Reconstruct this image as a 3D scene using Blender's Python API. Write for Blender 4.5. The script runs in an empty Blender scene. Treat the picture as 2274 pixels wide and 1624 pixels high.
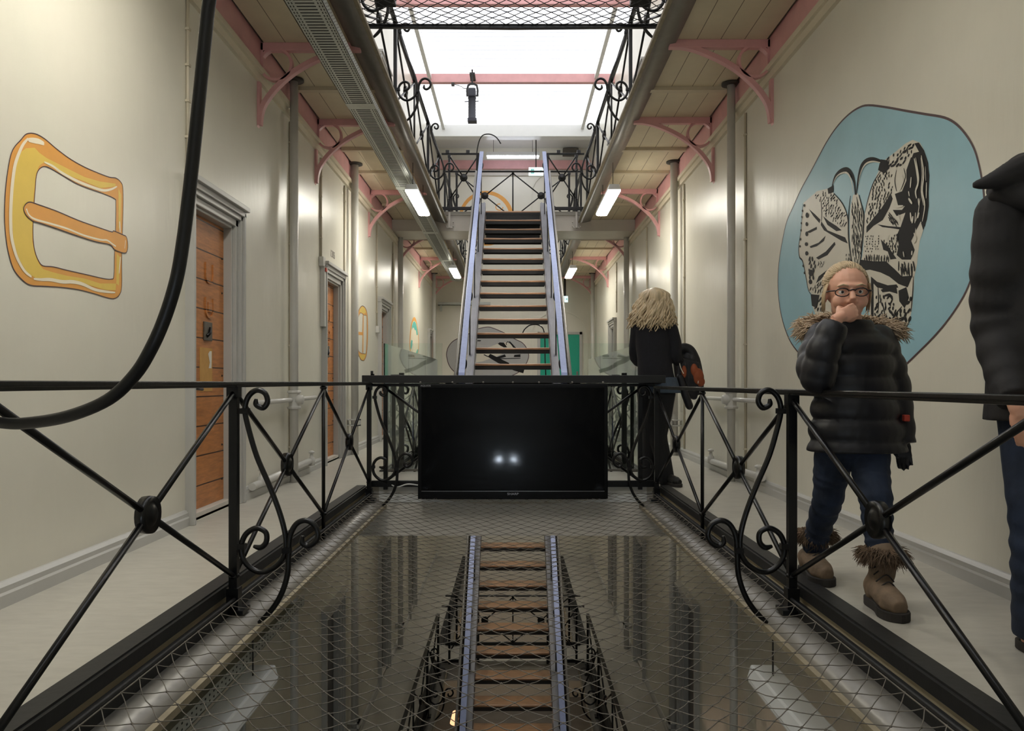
import bpy, bmesh, math, random
from mathutils import Vector, Matrix
from mathutils.geometry import tessellate_polygon
random.seed(7)
S = bpy.context.scene
COL = S.collection
# ------------------------------------------------------------------ camera, world, exposure
F, CX, CY, EZ = 1769.0, 1139.0, 850.0, 0.90      # focal length in pixels of a 2274 px wide frame, principal point, eye height
cam = bpy.data.cameras.new('camera')
cam.sensor_width = 36.0
cam.lens = 36.0 * F / 2274.0
cam.shift_x = (1137.0 - CX) / 2274.0
cam.shift_y = (CY - 812.0) / 2274.0
cam.clip_start, cam.clip_end = 0.05, 200
camo = bpy.data.objects.new('camera', cam)
camo.location = (0, 0, EZ)
camo.rotation_euler = (math.pi / 2, 0, 0)
COL.objects.link(camo)
S.camera = camo
w = bpy.data.worlds.new('world')
S.world = w
w.use_nodes = True
w.node_tree.nodes['Background'].inputs[0].default_value = (0.75, 0.85, 1.0, 1)
w.node_tree.nodes['Background'].inputs[1].default_value = 0.05
S.view_settings.view_transform = 'Standard'
S.view_settings.look = 'None'
S.view_settings.gamma = 1
S.view_settings.use_curve_mapping = False
S.view_settings.exposure = 0.0
S.cycles.use_denoising = True
S.cycles.max_bounces = 10
S.cycles.transparent_max_bounces = 16
S.cycles.sample_clamp_indirect = 8
SKY_E, LAMP_E, LOW_E = 1.9, 50.0, 4.0              # skylight glazing, lamp diffusers, lamps of the storey below
# ------------------------------------------------------------------ building constants
H = 3.775                                           # storey height
XL, XR = -2.06, 2.08                                # wall faces
Y0, Y1 = -4.0, 21.4                                 # hall ends
XE, XK = 1.285, 1.35                                 # gallery slab edge, outer side of the kerb
SOF = 3.64                                          # soffit height over a floor
TOPZ = 7.25                                         # glazing height
# ------------------------------------------------------------------ helpers
def lin(c):
    return tuple(((v / 255.0) / 12.92 if v <= 10 else (((v / 255.0) + 0.055) / 1.055) ** 2.4) for v in c)
def mat(name, rgb, rough=0.5, metal=0.0, var=0.0, vscale=4.0, bump=0.0, bscale=40.0, coat=0.0, emit=None, estr=0.0, stretch=(1, 1, 1), rvar=0.0, spec=0.5, var2=None, bstretch=None):
    m = bpy.data.materials.new(name)
    m.use_nodes = True
    nt = m.node_tree
    b = nt.nodes['Principled BSDF']
    c = lin(rgb) + (1,)
    b.inputs['Base Color'].default_value = c
    b.inputs['Roughness'].default_value = rough
    b.inputs['Metallic'].default_value = metal
    b.inputs['Specular IOR Level'].default_value = spec
    if coat:
        b.inputs['Coat Weight'].default_value = coat
        b.inputs['Coat Roughness'].default_value = 0.06
    if emit:
        b.inputs['Emission Color'].default_value = lin(emit) + (1,)
        b.inputs['Emission Strength'].default_value = estr
    if var or bump or rvar:
        tc = nt.nodes.new('ShaderNodeTexCoord')
        mp = nt.nodes.new('ShaderNodeMapping')
        mp.inputs['Scale'].default_value = stretch
        nt.links.new(tc.outputs['Object'], mp.inputs[0])
    if var:
        n = nt.nodes.new('ShaderNodeTexNoise')
        n.inputs['Scale'].default_value = vscale
        n.inputs['Detail'].default_value = 5
        n.inputs['Roughness'].default_value = 0.62
        nt.links.new(mp.outputs[0], n.inputs['Vector'])
        r = nt.nodes.new('ShaderNodeValToRGB')
        r.color_ramp.elements[0].position = 0.32
        r.color_ramp.elements[1].position = 0.68
        lo = lin(var2) if var2 else tuple(v * (1 - var) for v in c[:3])
        r.color_ramp.elements[0].color = lo + (1,)
        r.color_ramp.elements[1].color = tuple(min(1, v * (1 + var * 0.4)) for v in c[:3]) + (1,)
        nt.links.new(n.outputs[0], r.inputs[0])
        nt.links.new(r.outputs[0], b.inputs['Base Color'])
    if rvar:
        n2 = nt.nodes.new('ShaderNodeTexNoise')
        n2.inputs['Scale'].default_value = vscale * 1.7
        nt.links.new(mp.outputs[0], n2.inputs['Vector'])
        mr = nt.nodes.new('ShaderNodeMapRange')
        mr.inputs[3].default_value = max(0.02, rough - rvar)
        mr.inputs[4].default_value = rough + rvar
        nt.links.new(n2.outputs[0], mr.inputs[0])
        nt.links.new(mr.outputs[0], b.inputs['Roughness'])
    if bump:
        n3 = nt.nodes.new('ShaderNodeTexNoise')
        n3.inputs['Scale'].default_value = bscale
        n3.inputs['Detail'].default_value = 3
        mpb = mp
        if bstretch:
            mpb = nt.nodes.new('ShaderNodeMapping')
            mpb.inputs['Scale'].default_value = bstretch
            nt.links.new(tc.outputs['Object'], mpb.inputs[0])
        nt.links.new(mpb.outputs[0], n3.inputs['Vector'])
        bp = nt.nodes.new('ShaderNodeBump')
        bp.inputs['Strength'].default_value = bump
        bp.inputs['Distance'].default_value = 0.01
        nt.links.new(n3.outputs[0], bp.inputs['Height'])
        nt.links.new(bp.outputs[0], b.inputs['Normal'])
    return m
def stripes(m, axis, period, width, dark, jitter=0.0):
    """dark joints of a boarded surface, laid over the material's base colour: period and joint width in metres along an object axis"""
    nt = m.node_tree
    b = nt.nodes['Principled BSDF']
    tc = nt.nodes.new('ShaderNodeTexCoord')
    sp = nt.nodes.new('ShaderNodeSeparateXYZ')
    nt.links.new(tc.outputs['Object'], sp.inputs[0])
    d = nt.nodes.new('ShaderNodeMath'); d.operation = 'DIVIDE'; d.inputs[1].default_value = period
    nt.links.new(sp.outputs[axis], d.inputs[0])
    fr = nt.nodes.new('ShaderNodeMath'); fr.operation = 'FRACT'
    nt.links.new(d.outputs[0], fr.inputs[0])
    lt = nt.nodes.new('ShaderNodeMath'); lt.operation = 'LESS_THAN'; lt.inputs[1].default_value = width / period
    nt.links.new(fr.outputs[0], lt.inputs[0])
    mx = nt.nodes.new('ShaderNodeMix'); mx.data_type = 'RGBA'
    nt.links.new(lt.outputs[0], mx.inputs[0])
    src = b.inputs['Base Color']
    if src.is_linked:
        nt.links.new(src.links[0].from_socket, mx.inputs[6])
    else:
        mx.inputs[6].default_value = src.default_value
    mx.inputs[7].default_value = lin(dark) + (1,)
    nt.links.new(mx.outputs[2], b.inputs['Base Color'])
    return m
WO = {}
def catmull(p, n=6, closed=False):
    p = [Vector(q) for q in p]
    out = []
    m = len(p)
    rng = m if closed else m - 1
    for i in range(rng):
        a, b, c, d = (p[(i - 1) % m], p[i], p[(i + 1) % m], p[(i + 2) % m]) if closed else (p[max(i - 1, 0)], p[i], p[i + 1], p[min(i + 2, m - 1)])
        for k in range(n):
            t = k / n
            out.append(0.5 * ((2 * b) + (c - a) * t + (2 * a - 5 * b + 4 * c - d) * t * t + (3 * b - a - 3 * c + d) * t ** 3))
    if not closed:
        out.append(p[-1])
    return out
class MB:
    def __init__(s):
        s.v, s.f, s.sm = [], [], []
    def add(s, vs, fs, smooth=False):
        o = len(s.v)
        s.v += [Vector(q) for q in vs]
        s.f += [tuple(i + o for i in q) for q in fs]
        s.sm += [smooth] * len(fs)
        return s
    def box(s, x0, x1, y0, y1, z0, z1):
        vs = [(x, y, z) for z in (z0, z1) for y in (y0, y1) for x in (x0, x1)]
        return s.add(vs, [(0, 2, 3, 1), (4, 5, 7, 6), (0, 1, 5, 4), (2, 6, 7, 3), (0, 4, 6, 2), (1, 3, 7, 5)])
    def bar(s, p, q, wd, ht, up=(0, 0, 1)):
        return s.sweep([p, q], wd, ht, up)
    def sweep(s, path, wd, ht, up=(0, 0, 1), closed=False):
        """rectangular section: wd sideways (path x up), ht along up"""
        path = [Vector(p) for p in path]
        n = len(path)
        up = Vector(up).normalized()
        vs = []
        for i, p in enumerate(path):
            a = path[(i - 1) % n] if (closed or i > 0) else p
            c = path[(i + 1) % n] if (closed or i < n - 1) else p
            t = (c - a).normalized()
            sd = t.cross(up).normalized()
            u = sd.cross(t).normalized()
            for e, g in ((-1, -1), (1, -1), (1, 1), (-1, 1)):
                vs.append(p + sd * (e * wd / 2) + u * (g * ht / 2))
        fs = []
        for i in range(n if closed else n - 1):
            j = (i + 1) % n
            for k in range(4):
                fs.append((i * 4 + k, i * 4 + (k + 1) % 4, j * 4 + (k + 1) % 4, j * 4 + k))
        if not closed:
            fs += [(3, 2, 1, 0), ((n - 1) * 4, (n - 1) * 4 + 1, (n - 1) * 4 + 2, (n - 1) * 4 + 3)]
        return s.add(vs, fs)
    def tube(s, path, r, n=8, closed=False, ry=None):
        path = [Vector(p) for p in path]
        m = len(path)
        rs = r if isinstance(r, (list, tuple)) else [r] * m
        t0 = (path[1] - path[0]).normalized()
        u = t0.orthogonal().normalized()
        if abs(t0.z) < 0.95:
            u = (Vector((0, 0, 1)) - t0 * t0.z).normalized()
        vs = []
        for i, p in enumerate(path):
            a = path[(i - 1) % m] if (closed or i > 0) else p
            c = path[(i + 1) % m] if (closed or i < m - 1) else p
            t = (c - a)
            t = t.normalized() if t.length > 1e-9 else t0
            u = (u - t * u.dot(t))
            u = u.normalized() if u.length > 1e-6 else t.orthogonal().normalized()
            v = t.cross(u)
            for k in range(n):
                an = 2 * math.pi * k / n
                vs.append(p + (u * math.cos(an) + v * math.sin(an)) * rs[i])
        fs = []
        for i in range(m if closed else m - 1):
            j = (i + 1) % m
            for k in range(n):
                fs.append((i * n + k, i * n + (k + 1) % n, j * n + (k + 1) % n, j * n + k))
        s.add(vs, fs, True)
        if not closed:
            o = len(s.v) - len(vs)
            s.f += [tuple(o + k for k in reversed(range(n))), tuple(o + (m - 1) * n + k for k in range(n))]
            s.sm += [False, False]
        return s
    def lathe(s, prof, c=(0, 0, 0), axis='z', n=20):
        vs, fs = [], []
        for (r, z) in prof:
            for k in range(n):
                a = 2 * math.pi * k / n
                x, y = r * math.cos(a), r * math.sin(a)
                q = {'z': (x, y, z), 'x': (z, x, y), 'y': (y, z, x)}[axis]
                vs.append(Vector(q) + Vector(c))
        m = len(prof)
        for i in range(m - 1):
            for k in range(n):
                fs.append((i * n + k, i * n + (k + 1) % n, (i + 1) * n + (k + 1) % n, (i + 1) * n + k))
        fs.append(tuple(reversed(range(n))))
        fs.append(tuple((m - 1) * n + k for k in range(n)))
        return s.add(vs, fs, True)
    def ell(s, c, r, nu=16, nv=10, rot=None):
        c = Vector(c)
        r = (r, r, r) if isinstance(r, (int, float)) else r
        vs, fs = [], []
        for i in range(nv + 1):
            th = math.pi * i / nv
            th = min(max(th, 0.02), math.pi - 0.02)
            for k in range(nu):
                a = 2 * math.pi * k / nu
                q = Vector((r[0] * math.sin(th) * math.cos(a), r[1] * math.sin(th) * math.sin(a), r[2] * math.cos(th)))
                if rot is not None:
                    q = rot @ q
                vs.append(c + q)
        for i in range(nv):
            for k in range(nu):
                fs.append((i * nu + k, (i + 1) * nu + k, (i + 1) * nu + (k + 1) % nu, i * nu + (k + 1) % nu))
        fs.append(tuple(range(nu)))
        fs.append(tuple(nv * nu + k for k in reversed(range(nu))))
        return s.add(vs, fs, True)
    def loft(s, secs, n=20):
        """secs: (centre, rx, ry[, yaw]) horizontal ellipses"""
        vs, fs = [], []
        for q in secs:
            c, rx, ry = Vector(q[0]), q[1], q[2]
            yw = q[3] if len(q) > 3 else 0
            for k in range(n):
                a = 2 * math.pi * k / n
                x, y = rx * math.cos(a), ry * math.sin(a)
                vs.append(c + Vector((x * math.cos(yw) - y * math.sin(yw), x * math.sin(yw) + y * math.cos(yw), 0)))
        m = len(secs)
        for i in range(m - 1):
            for k in range(n):
                fs.append((i * n + k, i * n + (k + 1) % n, (i + 1) * n + (k + 1) % n, (i + 1) * n + k))
        fs.append(tuple(reversed(range(n))))
        fs.append(tuple((m - 1) * n + k for k in range(n)))
        return s.add(vs, fs, True)
    def prism(s, poly, vec):
        vec = Vector(vec)
        poly = [Vector(p) for p in poly]
        n = len(poly)
        vs = poly + [p + vec for p in poly]
        fs = [tuple(reversed(range(n))), tuple(range(n, 2 * n))]
        for k in range(n):
            fs.append((k, (k + 1) % n, n + (k + 1) % n, n + k))
        return s.add(vs, fs)
    def mesh(s, name, off=Vector((0, 0, 0))):
        me = bpy.data.meshes.new(name)
        me.from_pydata([tuple(q - off) for q in s.v], [], s.f)
        me.polygons.foreach_set('use_smooth', s.sm)
        me.update()
        return me
    def build(s, name, m, parent=None, bevel=0.0, label=None, fixn=True):
        if parent is None:
            xs = [q.x for q in s.v]; ys = [q.y for q in s.v]; zs = [q.z for q in s.v]
            off = Vector(((min(xs) + max(xs)) / 2, (min(ys) + max(ys)) / 2, min(zs)))
        else:
            off = WO[parent.name]
        me = s.mesh(name, off)
        if fixn:
            bm = bmesh.new(); bm.from_mesh(me)
            bmesh.ops.recalc_face_normals(bm, faces=bm.faces)
            bm.to_mesh(me); bm.free()
        if m:
            me.materials.append(m)
        o = bpy.data.objects.new(name, me)
        COL.objects.link(o)
        if parent is None:
            o.location = off
        else:
            o.parent = parent
        WO[o.name] = off
        if bevel:
            bv = o.modifiers.new('bevel', 'BEVEL')
            bv.width = bevel; bv.segments = 2; bv.limit_method = 'ANGLE'
        if label:
            o['label'] = label
        return o
def tag(o, label, cat, group=None, kind=None):
    o['label'] = label; o['category'] = cat
    if group: o['group'] = group
    if kind: o['kind'] = kind
    return o
def thing(name, loc, label=None, cat=None, group=None, kind=None):
    o = bpy.data.objects.new(name, None)
    COL.objects.link(o)
    o.empty_display_size = 0.1
    o.location = loc
    WO[o.name] = Vector(loc)
    if label: o['label'] = label
    if cat: o['category'] = cat
    if group: o['group'] = group
    if kind: o['kind'] = kind
    return o
def struct(name, mb, m, bevel=0.0):
    o = mb.build(name, m, None, bevel)
    o['kind'] = 'structure'
    return o
def dup(root, loc, rotz=0.0, label=None, group=None):
    r = root.copy(); COL.objects.link(r)
    r.location = loc; r.rotation_euler = (0, 0, rotz)
    if label: r['label'] = label
    if group: r['group'] = group
    for ch in list(root.children):
        c = ch.copy(); COL.objects.link(c); c.parent = r
        for g in list(ch.children):
            d = g.copy(); COL.objects.link(d); d.parent = c
    WO[r.name] = Vector(loc)
    return r
def P(px, py, d):
    """point that stands at depth d on the sight line of a photo pixel"""
    return Vector(((px - CX) * d / F, d, EZ - (py - CY) * d / F))
def wallp(px, py, X):
    d = F * X / (px - CX)
    return Vector((X, d, EZ - (py - CY) * d / F))
def flat(name, polys, n, h, m, parent, holes=None):
    """thin paint layer: outline polygons in 3-D on a wall, lifted h along n"""
    mb = MB()
    n = Vector(n)
    for i, pl in enumerate(polys):
        hi = h + i * 8e-7
        loops = [[Vector(q) + n * hi for q in pl]] + ([[Vector(q) + n * hi for q in hh] for hh in holes] if holes and i == 0 else [])
        vs = [q for l in loops for q in l]
        tr = tessellate_polygon(loops)
        fs = []
        for t in tr:
            a, b, c = (vs[k] for k in t)
            fs.append(t if (b - a).cross(c - a).dot(n) > 0 else (t[0], t[2], t[1]))
        mb.add(vs, fs)
    return mb.build(name, m, parent, fixn=False)
def ribbon(path, width, n, closed=False):
    """polygon quads of a stroke lying in a plane with normal n"""
    path = [Vector(p) for p in path]
    n = Vector(n)
    m = len(path)
    ws = width if isinstance(width, (list, tuple)) else [width] * m
    L, R = [], []
    for i, p in enumerate(path):
        a = path[(i - 1) % m] if (closed or i > 0) else p
        c = path[(i + 1) % m] if (closed or i < m - 1) else p
        t = (c - a)
        t = t.normalized() if t.length > 1e-9 else Vector((0, 0, 1))
        sd = t.cross(n).normalized() * (ws[i] / 2)
        L.append(p + sd); R.append(p - sd)
    out = []
    for i in range(m if closed else m - 1):
        j = (i + 1) % m
        out.append([L[i], L[j], R[j], R[i]])
    return out
def inpoly(x, y, pl):
    c = False
    j = len(pl) - 1
    for i in range(len(pl)):
        xi, yi = pl[i]; xj, yj = pl[j]
        if (yi > y) != (yj > y) and x < (xj - xi) * (y - yi) / (yj - yi) + xi:
            c = not c
        j = i
    return c
def organic(mb, name, voxel, m, parent, smooth=3, label=None):
    """fuse overlapping shapes into one continuous skin"""
    off = WO[parent.name]
    me = mb.mesh(name + '_tmp', off)
    bm = bmesh.new(); bm.from_mesh(me)
    bmesh.ops.recalc_face_normals(bm, faces=bm.faces)
    bm.to_mesh(me); bm.free()
    o = bpy.data.objects.new(name + '_tmp', me)
    COL.objects.link(o)
    rm = o.modifiers.new('remesh', 'REMESH')
    rm.mode = 'VOXEL'; rm.voxel_size = voxel; rm.use_smooth_shade = True
    if smooth:
        sm = o.modifiers.new('smooth', 'SMOOTH'); sm.iterations = smooth; sm.factor = 0.5
    dg = bpy.context.evaluated_depsgraph_get()
    me2 = bpy.data.meshes.new_from_object(o.evaluated_get(dg))
    bpy.data.objects.remove(o); bpy.data.meshes.remove(me)
    me2.name = name
    me2.materials.clear(); me2.materials.append(m)
    me2.polygons.foreach_set('use_smooth', [True] * len(me2.polygons))
    r = bpy.data.objects.new(name, me2)
    COL.objects.link(r)
    r.parent = parent
    WO[r.name] = off
    if label: r['label'] = label
    return r
def text(name, body, loc, rot, size, m, parent=None, align='CENTER', sx=1.0):
    c = bpy.data.curves.new(name, 'FONT')
    c.body = body; c.size = size; c.align_x = align; c.align_y = 'CENTER'
    c.extrude = 0.0005
    c.materials.append(m)
    c0 = bpy.data.objects.new(name + '_outline', c)
    COL.objects.link(c0)
    me = bpy.data.meshes.new_from_object(c0.evaluated_get(bpy.context.evaluated_depsgraph_get()))
    bpy.data.objects.remove(c0)
    me.materials.clear(); me.materials.append(m)
    o = bpy.data.objects.new(name, me)
    COL.objects.link(o)
    off = WO[parent.name] if parent is not None else Vector((0, 0, 0))
    o.location = Vector(loc) - off
    o.rotation_euler = rot
    o.scale = (sx, 1, 1)
    if parent is not None: o.parent = parent
    WO[o.name] = off
    return o
# ------------------------------------------------------------------ materials
M = {}
M['wall'] = mat('cream_enamel_wall', (226, 222, 208), 0.34, var=0.05, vscale=1.3, bump=0.22, bscale=16, rvar=0.08, spec=0.5, bstretch=(1, 1, 0.22))
M['wall_low'] = mat('grey_white_wall', (222, 221, 214), 0.3, var=0.05, vscale=1.3, bump=0.1, bscale=9)
M['white'] = mat('white_paint', (225, 225, 222), 0.35, var=0.03)
M['floor'] = mat('pale_linoleum', (186, 182, 171), 0.38, var=0.10, vscale=7, stretch=(1, 3, 1), rvar=0.1)
M['floor_dark'] = mat('ground_floor_screed', (130, 126, 118), 0.6, var=0.15, vscale=3)
M['soffit'] = stripes(mat('cream_boards', (216, 204, 176), 0.5, var=0.07, vscale=3, bump=0.05), 0, 0.19, 0.006, (110, 95, 75))
M['batten'] = mat('cream_batten', (208, 196, 170), 0.5, var=0.08, vscale=5)
M['lip'] = mat('mottled_cream_lip', (150, 139, 116), 0.6, var=0.25, vscale=8)  # darker, unevenly toned cream
M['cornice'] = mat('cream_cornice', (222, 212, 190), 0.42, var=0.05)
M['pink'] = mat('dusty_pink_iron_paint', (222, 168, 168), 0.42, var=0.08, vscale=6, bump=0.05, bscale=30)
M['iron'] = mat('black_gloss_iron', (7, 7, 9), 0.33, var=0.3, vscale=12, bump=0.05, bscale=50, spec=0.42, rvar=0.06)
M['kerb'] = mat('black_kerb_paint', (24, 24, 24), 0.55, var=0.3, vscale=14, bump=0.1, bscale=30)
M['steel'] = mat('grey_painted_steel', (130, 126, 119), 0.36, 0.1, var=0.12, vscale=9, bump=0.05)
M['fascia'] = mat('cream_grey_fascia', (206, 200, 190), 0.45, var=0.06)
M['pipe'] = mat('grey_white_pipe', (206, 204, 199), 0.3, var=0.05, vscale=6, bump=0.08, bscale=25)
M['pipe_dark'] = mat('dark_gasket', (50, 45, 40), 0.6)
M['conduit'] = mat('cream_conduit', (205, 196, 176), 0.4, var=0.06)
M['frame'] = mat('grey_door_frame', (186, 185, 181), 0.33, var=0.05, vscale=5, bump=0.05, bscale=20)
M['doorwood'] = stripes(mat('varnished_pine', (196, 128, 72), 0.42, var=0.28, vscale=6, stretch=(1, 1.2, 9), bump=0.04, bscale=30), 2, 0.2, 0.009, (58, 30, 14))
M['doorgrey'] = mat('grey_painted_door', (96, 96, 98), 0.45, var=0.1)
M['paper'] = mat('ochre_notice', (206, 158, 88), 0.7, var=0.08, vscale=20)
M['paperwhite'] = mat('torn_white_paper', (228, 222, 208), 0.8)
M['ironplate'] = mat('worn_iron_plate', (112, 106, 98), 0.45, 0.5, var=0.25, vscale=30)
M['zinc'] = mat('galvanised_tray', (182, 186, 180), 0.38, 0.35, var=0.08, vscale=20)
M['slot'] = mat('dark_slot', (52, 52, 50), 0.8)
M['rubber'] = mat('black_rubber_cable', (9, 9, 11), 0.45, var=0.2, vscale=20, bump=0.05)
M['net'] = mat('grey_net_cord', (112, 106, 96), 0.75, var=0.35, vscale=9)
M['tvbody'] = mat('black_plastic', (5, 5, 6), 0.35, spec=0.2)
M['screen'] = mat('dark_glossy_screen', (2, 2, 3), 0.25, coat=0.16, spec=0.09)
M['silver'] = mat('silver_lettering', (170, 170, 172), 0.3, 0.6)
M['board'] = mat('black_painted_board', (11, 11, 12), 0.5, var=0.2, vscale=20)
M['bluesteel'] = mat('polished_steel_rail', (134, 144, 178), 0.42, 0.3, var=0.10, vscale=26, bump=0.05, bscale=70)
M['stringer'] = mat('worn_steel_stringer', (122, 122, 128), 0.45, 0.3, var=0.2, vscale=12, stretch=(1, 0.3, 0.3))
M['tread'] = mat('worn_brown_tread', (176, 134, 98), 0.36, var=0.3, vscale=7, stretch=(1.2, 6, 6), rvar=0.1)
M['treadblack'] = mat('black_tread_iron', (22, 21, 20), 0.5, var=0.3, vscale=30)
M['lamp_white'] = mat('white_lamp_housing', (226, 228, 228), 0.35)
M['lamp_on'] = mat('lit_diffuser', (250, 250, 250), 0.4, emit=(255, 250, 236), estr=LAMP_E)
M['lamp_dim'] = mat('weak_diffuser', (250, 250, 250), 0.4, emit=(255, 250, 236), estr=LAMP_E * 0.1)
M['lamp_up'] = mat('lit_upper_diffuser', (250, 250, 250), 0.4, emit=(235, 240, 255), estr=16)
M['lamp_low'] = mat('dim_diffuser', (240, 240, 240), 0.4, emit=(255, 244, 220), estr=LOW_E)
M['lamp_off'] = mat('unlit_diffuser', (222, 224, 224), 0.4)
M['exit'] = mat('lit_exit_sign', (235, 250, 250), 0.4, emit=(215, 245, 245), estr=1.1)
M['exit_green'] = mat('exit_green', (120, 180, 175), 0.5, emit=(120, 190, 185), estr=0.6)
M['spot'] = mat('dark_grey_spotlight', (52, 54, 64), 0.42, 0.2, var=0.15)
M['teal'] = mat('teal_door_paint', (12, 168, 140), 0.42, var=0.12, vscale=60)
M['sky'] = mat('skylight_glazing', (240, 244, 250), 0.4)
# corrugated translucent glazing lit by the sky behind it
nt = M['sky'].node_tree
bs = nt.nodes['Principled BSDF']
tc = nt.nodes.new('ShaderNodeTexCoord')
wv = nt.nodes.new('ShaderNodeTexWave')
wv.bands_direction = 'Y'
wv.inputs['Scale'].default_value = 1.6
wv.inputs['Distortion'].default_value = 0.15
nt.links.new(tc.outputs['Object'], wv.inputs['Vector'])
cr = nt.nodes.new('ShaderNodeValToRGB')
cr.color_ramp.elements[0].color = (0.28, 0.30, 0.35, 1)
cr.color_ramp.elements[0].position = 0.0
cr.color_ramp.elements[1].color = (0.95, 0.97, 1, 1)
cr.color_ramp.elements[1].position = 0.35
nt.links.new(wv.outputs[0], cr.inputs[0])
nt.links.new(cr.outputs[0], bs.inputs['Emission Color'])
bs.inputs['Emission Strength'].default_value = SKY_E
g = bpy.data.materials.new('clear_glass_sheet')
g.use_nodes = True
gb = g.node_tree.nodes['Principled BSDF']
gb.inputs['Base Color'].default_value = lin((244, 252, 249)) + (1,)
gb.inputs['Roughness'].default_value = 0.02
gb.inputs['Transmission Weight'].default_value = 1.0
gb.inputs['IOR'].default_value = 1.45
M['glass'] = g
# ------------------------------------------------------------------ setting: walls, floors, ceilings
DW, DH = 0.74, 2.05
DOORS_L = {0: [5.12, 8.69, 12.26, 19.35], -1: [5.12, 8.69, 12.26, 15.83], 1: [5.12, 8.69, 12.26]}
DOORS_R = {0: [12.55, 16.10], -1: [9.0, 12.55, 16.10], 1: [12.55, 16.1]}
def wall_grid(x0, x1, y0, y1, z0, z1, openings):
    ys = sorted({y0, y1} | {q for o in openings for q in o[:2]})
    zs = sorted({z0, z1} | {q for o in openings for q in o[2:]})
    mb = MB()
    for a, b in zip(ys, ys[1:]):
        run = None
        for c, d in zip(zs, zs[1:]):
            my, mz = (a + b) / 2, (c + d) / 2
            hole = any(o[0] < my < o[1] and o[2] < mz < o[3] for o in openings)
            if hole:
                if run: mb.box(x0, x1, a, b, run[0], run[1]); run = None
            else:
                run = (run[0], d) if run else (c, d)
        if run: mb.box(x0, x1, a, b, run[0], run[1])
    return mb
opl = [(y, y + DW, L * H + 0.02, L * H + DH) for L in (-1, 0, 1) for y in DOORS_L[L]]
opr = [(y, y + DW, L * H + 0.02, L * H + DH) for L in (-1, 0, 1) for y in DOORS_R[L]]
opl = [o for o in opl if o[2] < 3 or True]
struct('wall_left', wall_grid(XL - 0.3, XL, Y0, Y1, -2 * H, TOPZ + 0.4, opl), M['wall'])
struct('wall_right', wall_grid(XR, XR + 0.3, Y0, Y1, -2 * H, TOPZ + 0.4, opr), M['wall'])
struct('wall_back', MB().box(XL - 0.3, XR + 0.3, Y1, Y1 + 0.3, -2 * H, TOPZ + 0.4), M['wall'])
struct('wall_front', MB().box(XL - 0.3, XR + 0.3, Y0 - 0.3, Y0, -2 * H, TOPZ + 0.4), M['wall'])
struct('floor_ground', MB().box(XL - 0.3, XR + 0.3, Y0, Y1, -2 * H - 0.2, -2 * H), M['floor_dark'])
BR0, BR1 = 13.365, 14.2                             # cross bridge
for L in (-1, 0, 1):
    z = L * H
    for sd, xw in ((-1, XL), (1, XR)):
        a, b = sorted((xw, sd * XE))
        nm = 'left' if sd < 0 else 'right'
        struct('floor_%s' % nm, MB().box(a, b, Y0, Y1, z - 0.06, z), M['floor'])
        a2, b2 = sorted((xw - sd * 0.055, sd * XE))
        struct('ceiling_%s' % nm, MB().box(a2, b2, Y0, Y1, z - 0.135, z - 0.06), M['soffit'])
        # steel edge that carries the railing feet
        prof = [(1.30, -.118), (1.19, -.118), (1.165, -.122), (1.135, -.136), (1.118, -.155), (1.118, -.172), (1.13, -.188), (1.155, -.194), (1.19, -.19), (1.30, -.165)]
        e = MB().prism([(sd * a_, Y0 + .01, z + b_) for a_, b_ in prof], (0, Y1 - Y0 - .02, 0))
        e.sm = [False, False] + [True] * (len(e.f) - 2)
        struct('trim_edge_%s' % nm, e, M['steel'])
        struct('trim_lip_%s' % nm, MB().box(*sorted((sd * 1.095, sd * 1.125)), Y0 + .01, Y1 - .01, z - 0.185, z - 0.158), M['lip'])
        k = MB()
        segs = [(Y0 + .01, 6.9), (8.05, BR0), (BR1, Y1 - .01)] if L < 1 else [(Y0 + .01, BR0), (BR1, Y1 - .01)]
        for s0, s1 in segs:
            k.box(*sorted((sd * 1.275, sd * XK)), s0, s1, z - 0.02, z + 0.012)
            k.box(*sorted((sd * 1.262, sd * 1.282)), s0, s1, z - 0.042, z + 0.004)
            k.box(*sorted((sd * 1.235, sd * 1.268)), s0, s1, z - 0.117, z - 0.068)
            k.tube([(sd * 1.215, s0, z - 0.045), (sd * 1.215, s1, z - 0.045)], 0.007, 8)
        struct('trim_kerb_%s' % nm, k, M['kerb'])
    # cross bridge and, below the top storey, the landing at the stair foot
    spans = [('bridge', BR0, BR1)] + ([('landing', 6.9, 8.05)] if L < 1 else [])
    for nm, s0, s1 in spans:
        struct('floor_%s' % nm, MB().box(-XE, XE, s0 + .012, s1 - .012, z - 0.06, z - .0005), M['floor'])
        bm_ = MB().box(-XE, XE, s0 + .03, s1 - .03, z - 0.3, z - 0.06)
        dp = 0.325 if nm == 'bridge' else 0.42
        bw0, bw1 = (XL, XR) if nm == 'bridge' else (-1.45, 1.45)
        bm_.box(bw0, bw1, s0 + 0.012, s0 + 0.06, z - dp, z - 0.137)
        bm_.box(bw0, bw1, s0 + 0.03, s1 - 0.03, z - dp, z - 0.137)
        bm_.box(bw0, bw1, s0 - 0.005, s0 + 0.02, z - dp - .006, z - dp + 0.006)
        bm_.box(bw0, bw1, s1 - 0.02, s1 + 0.01, z - dp - .006, z - dp + 0.006)
        struct('trim_beam_%s' % nm, bm_, M['fascia'])
        if nm == 'landing': struct('trim_fascia_%s' % nm, MB().box(-1.16, 1.16, s0, s0 + 0.012, z - 0.135, z - .001), M['white'])
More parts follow.
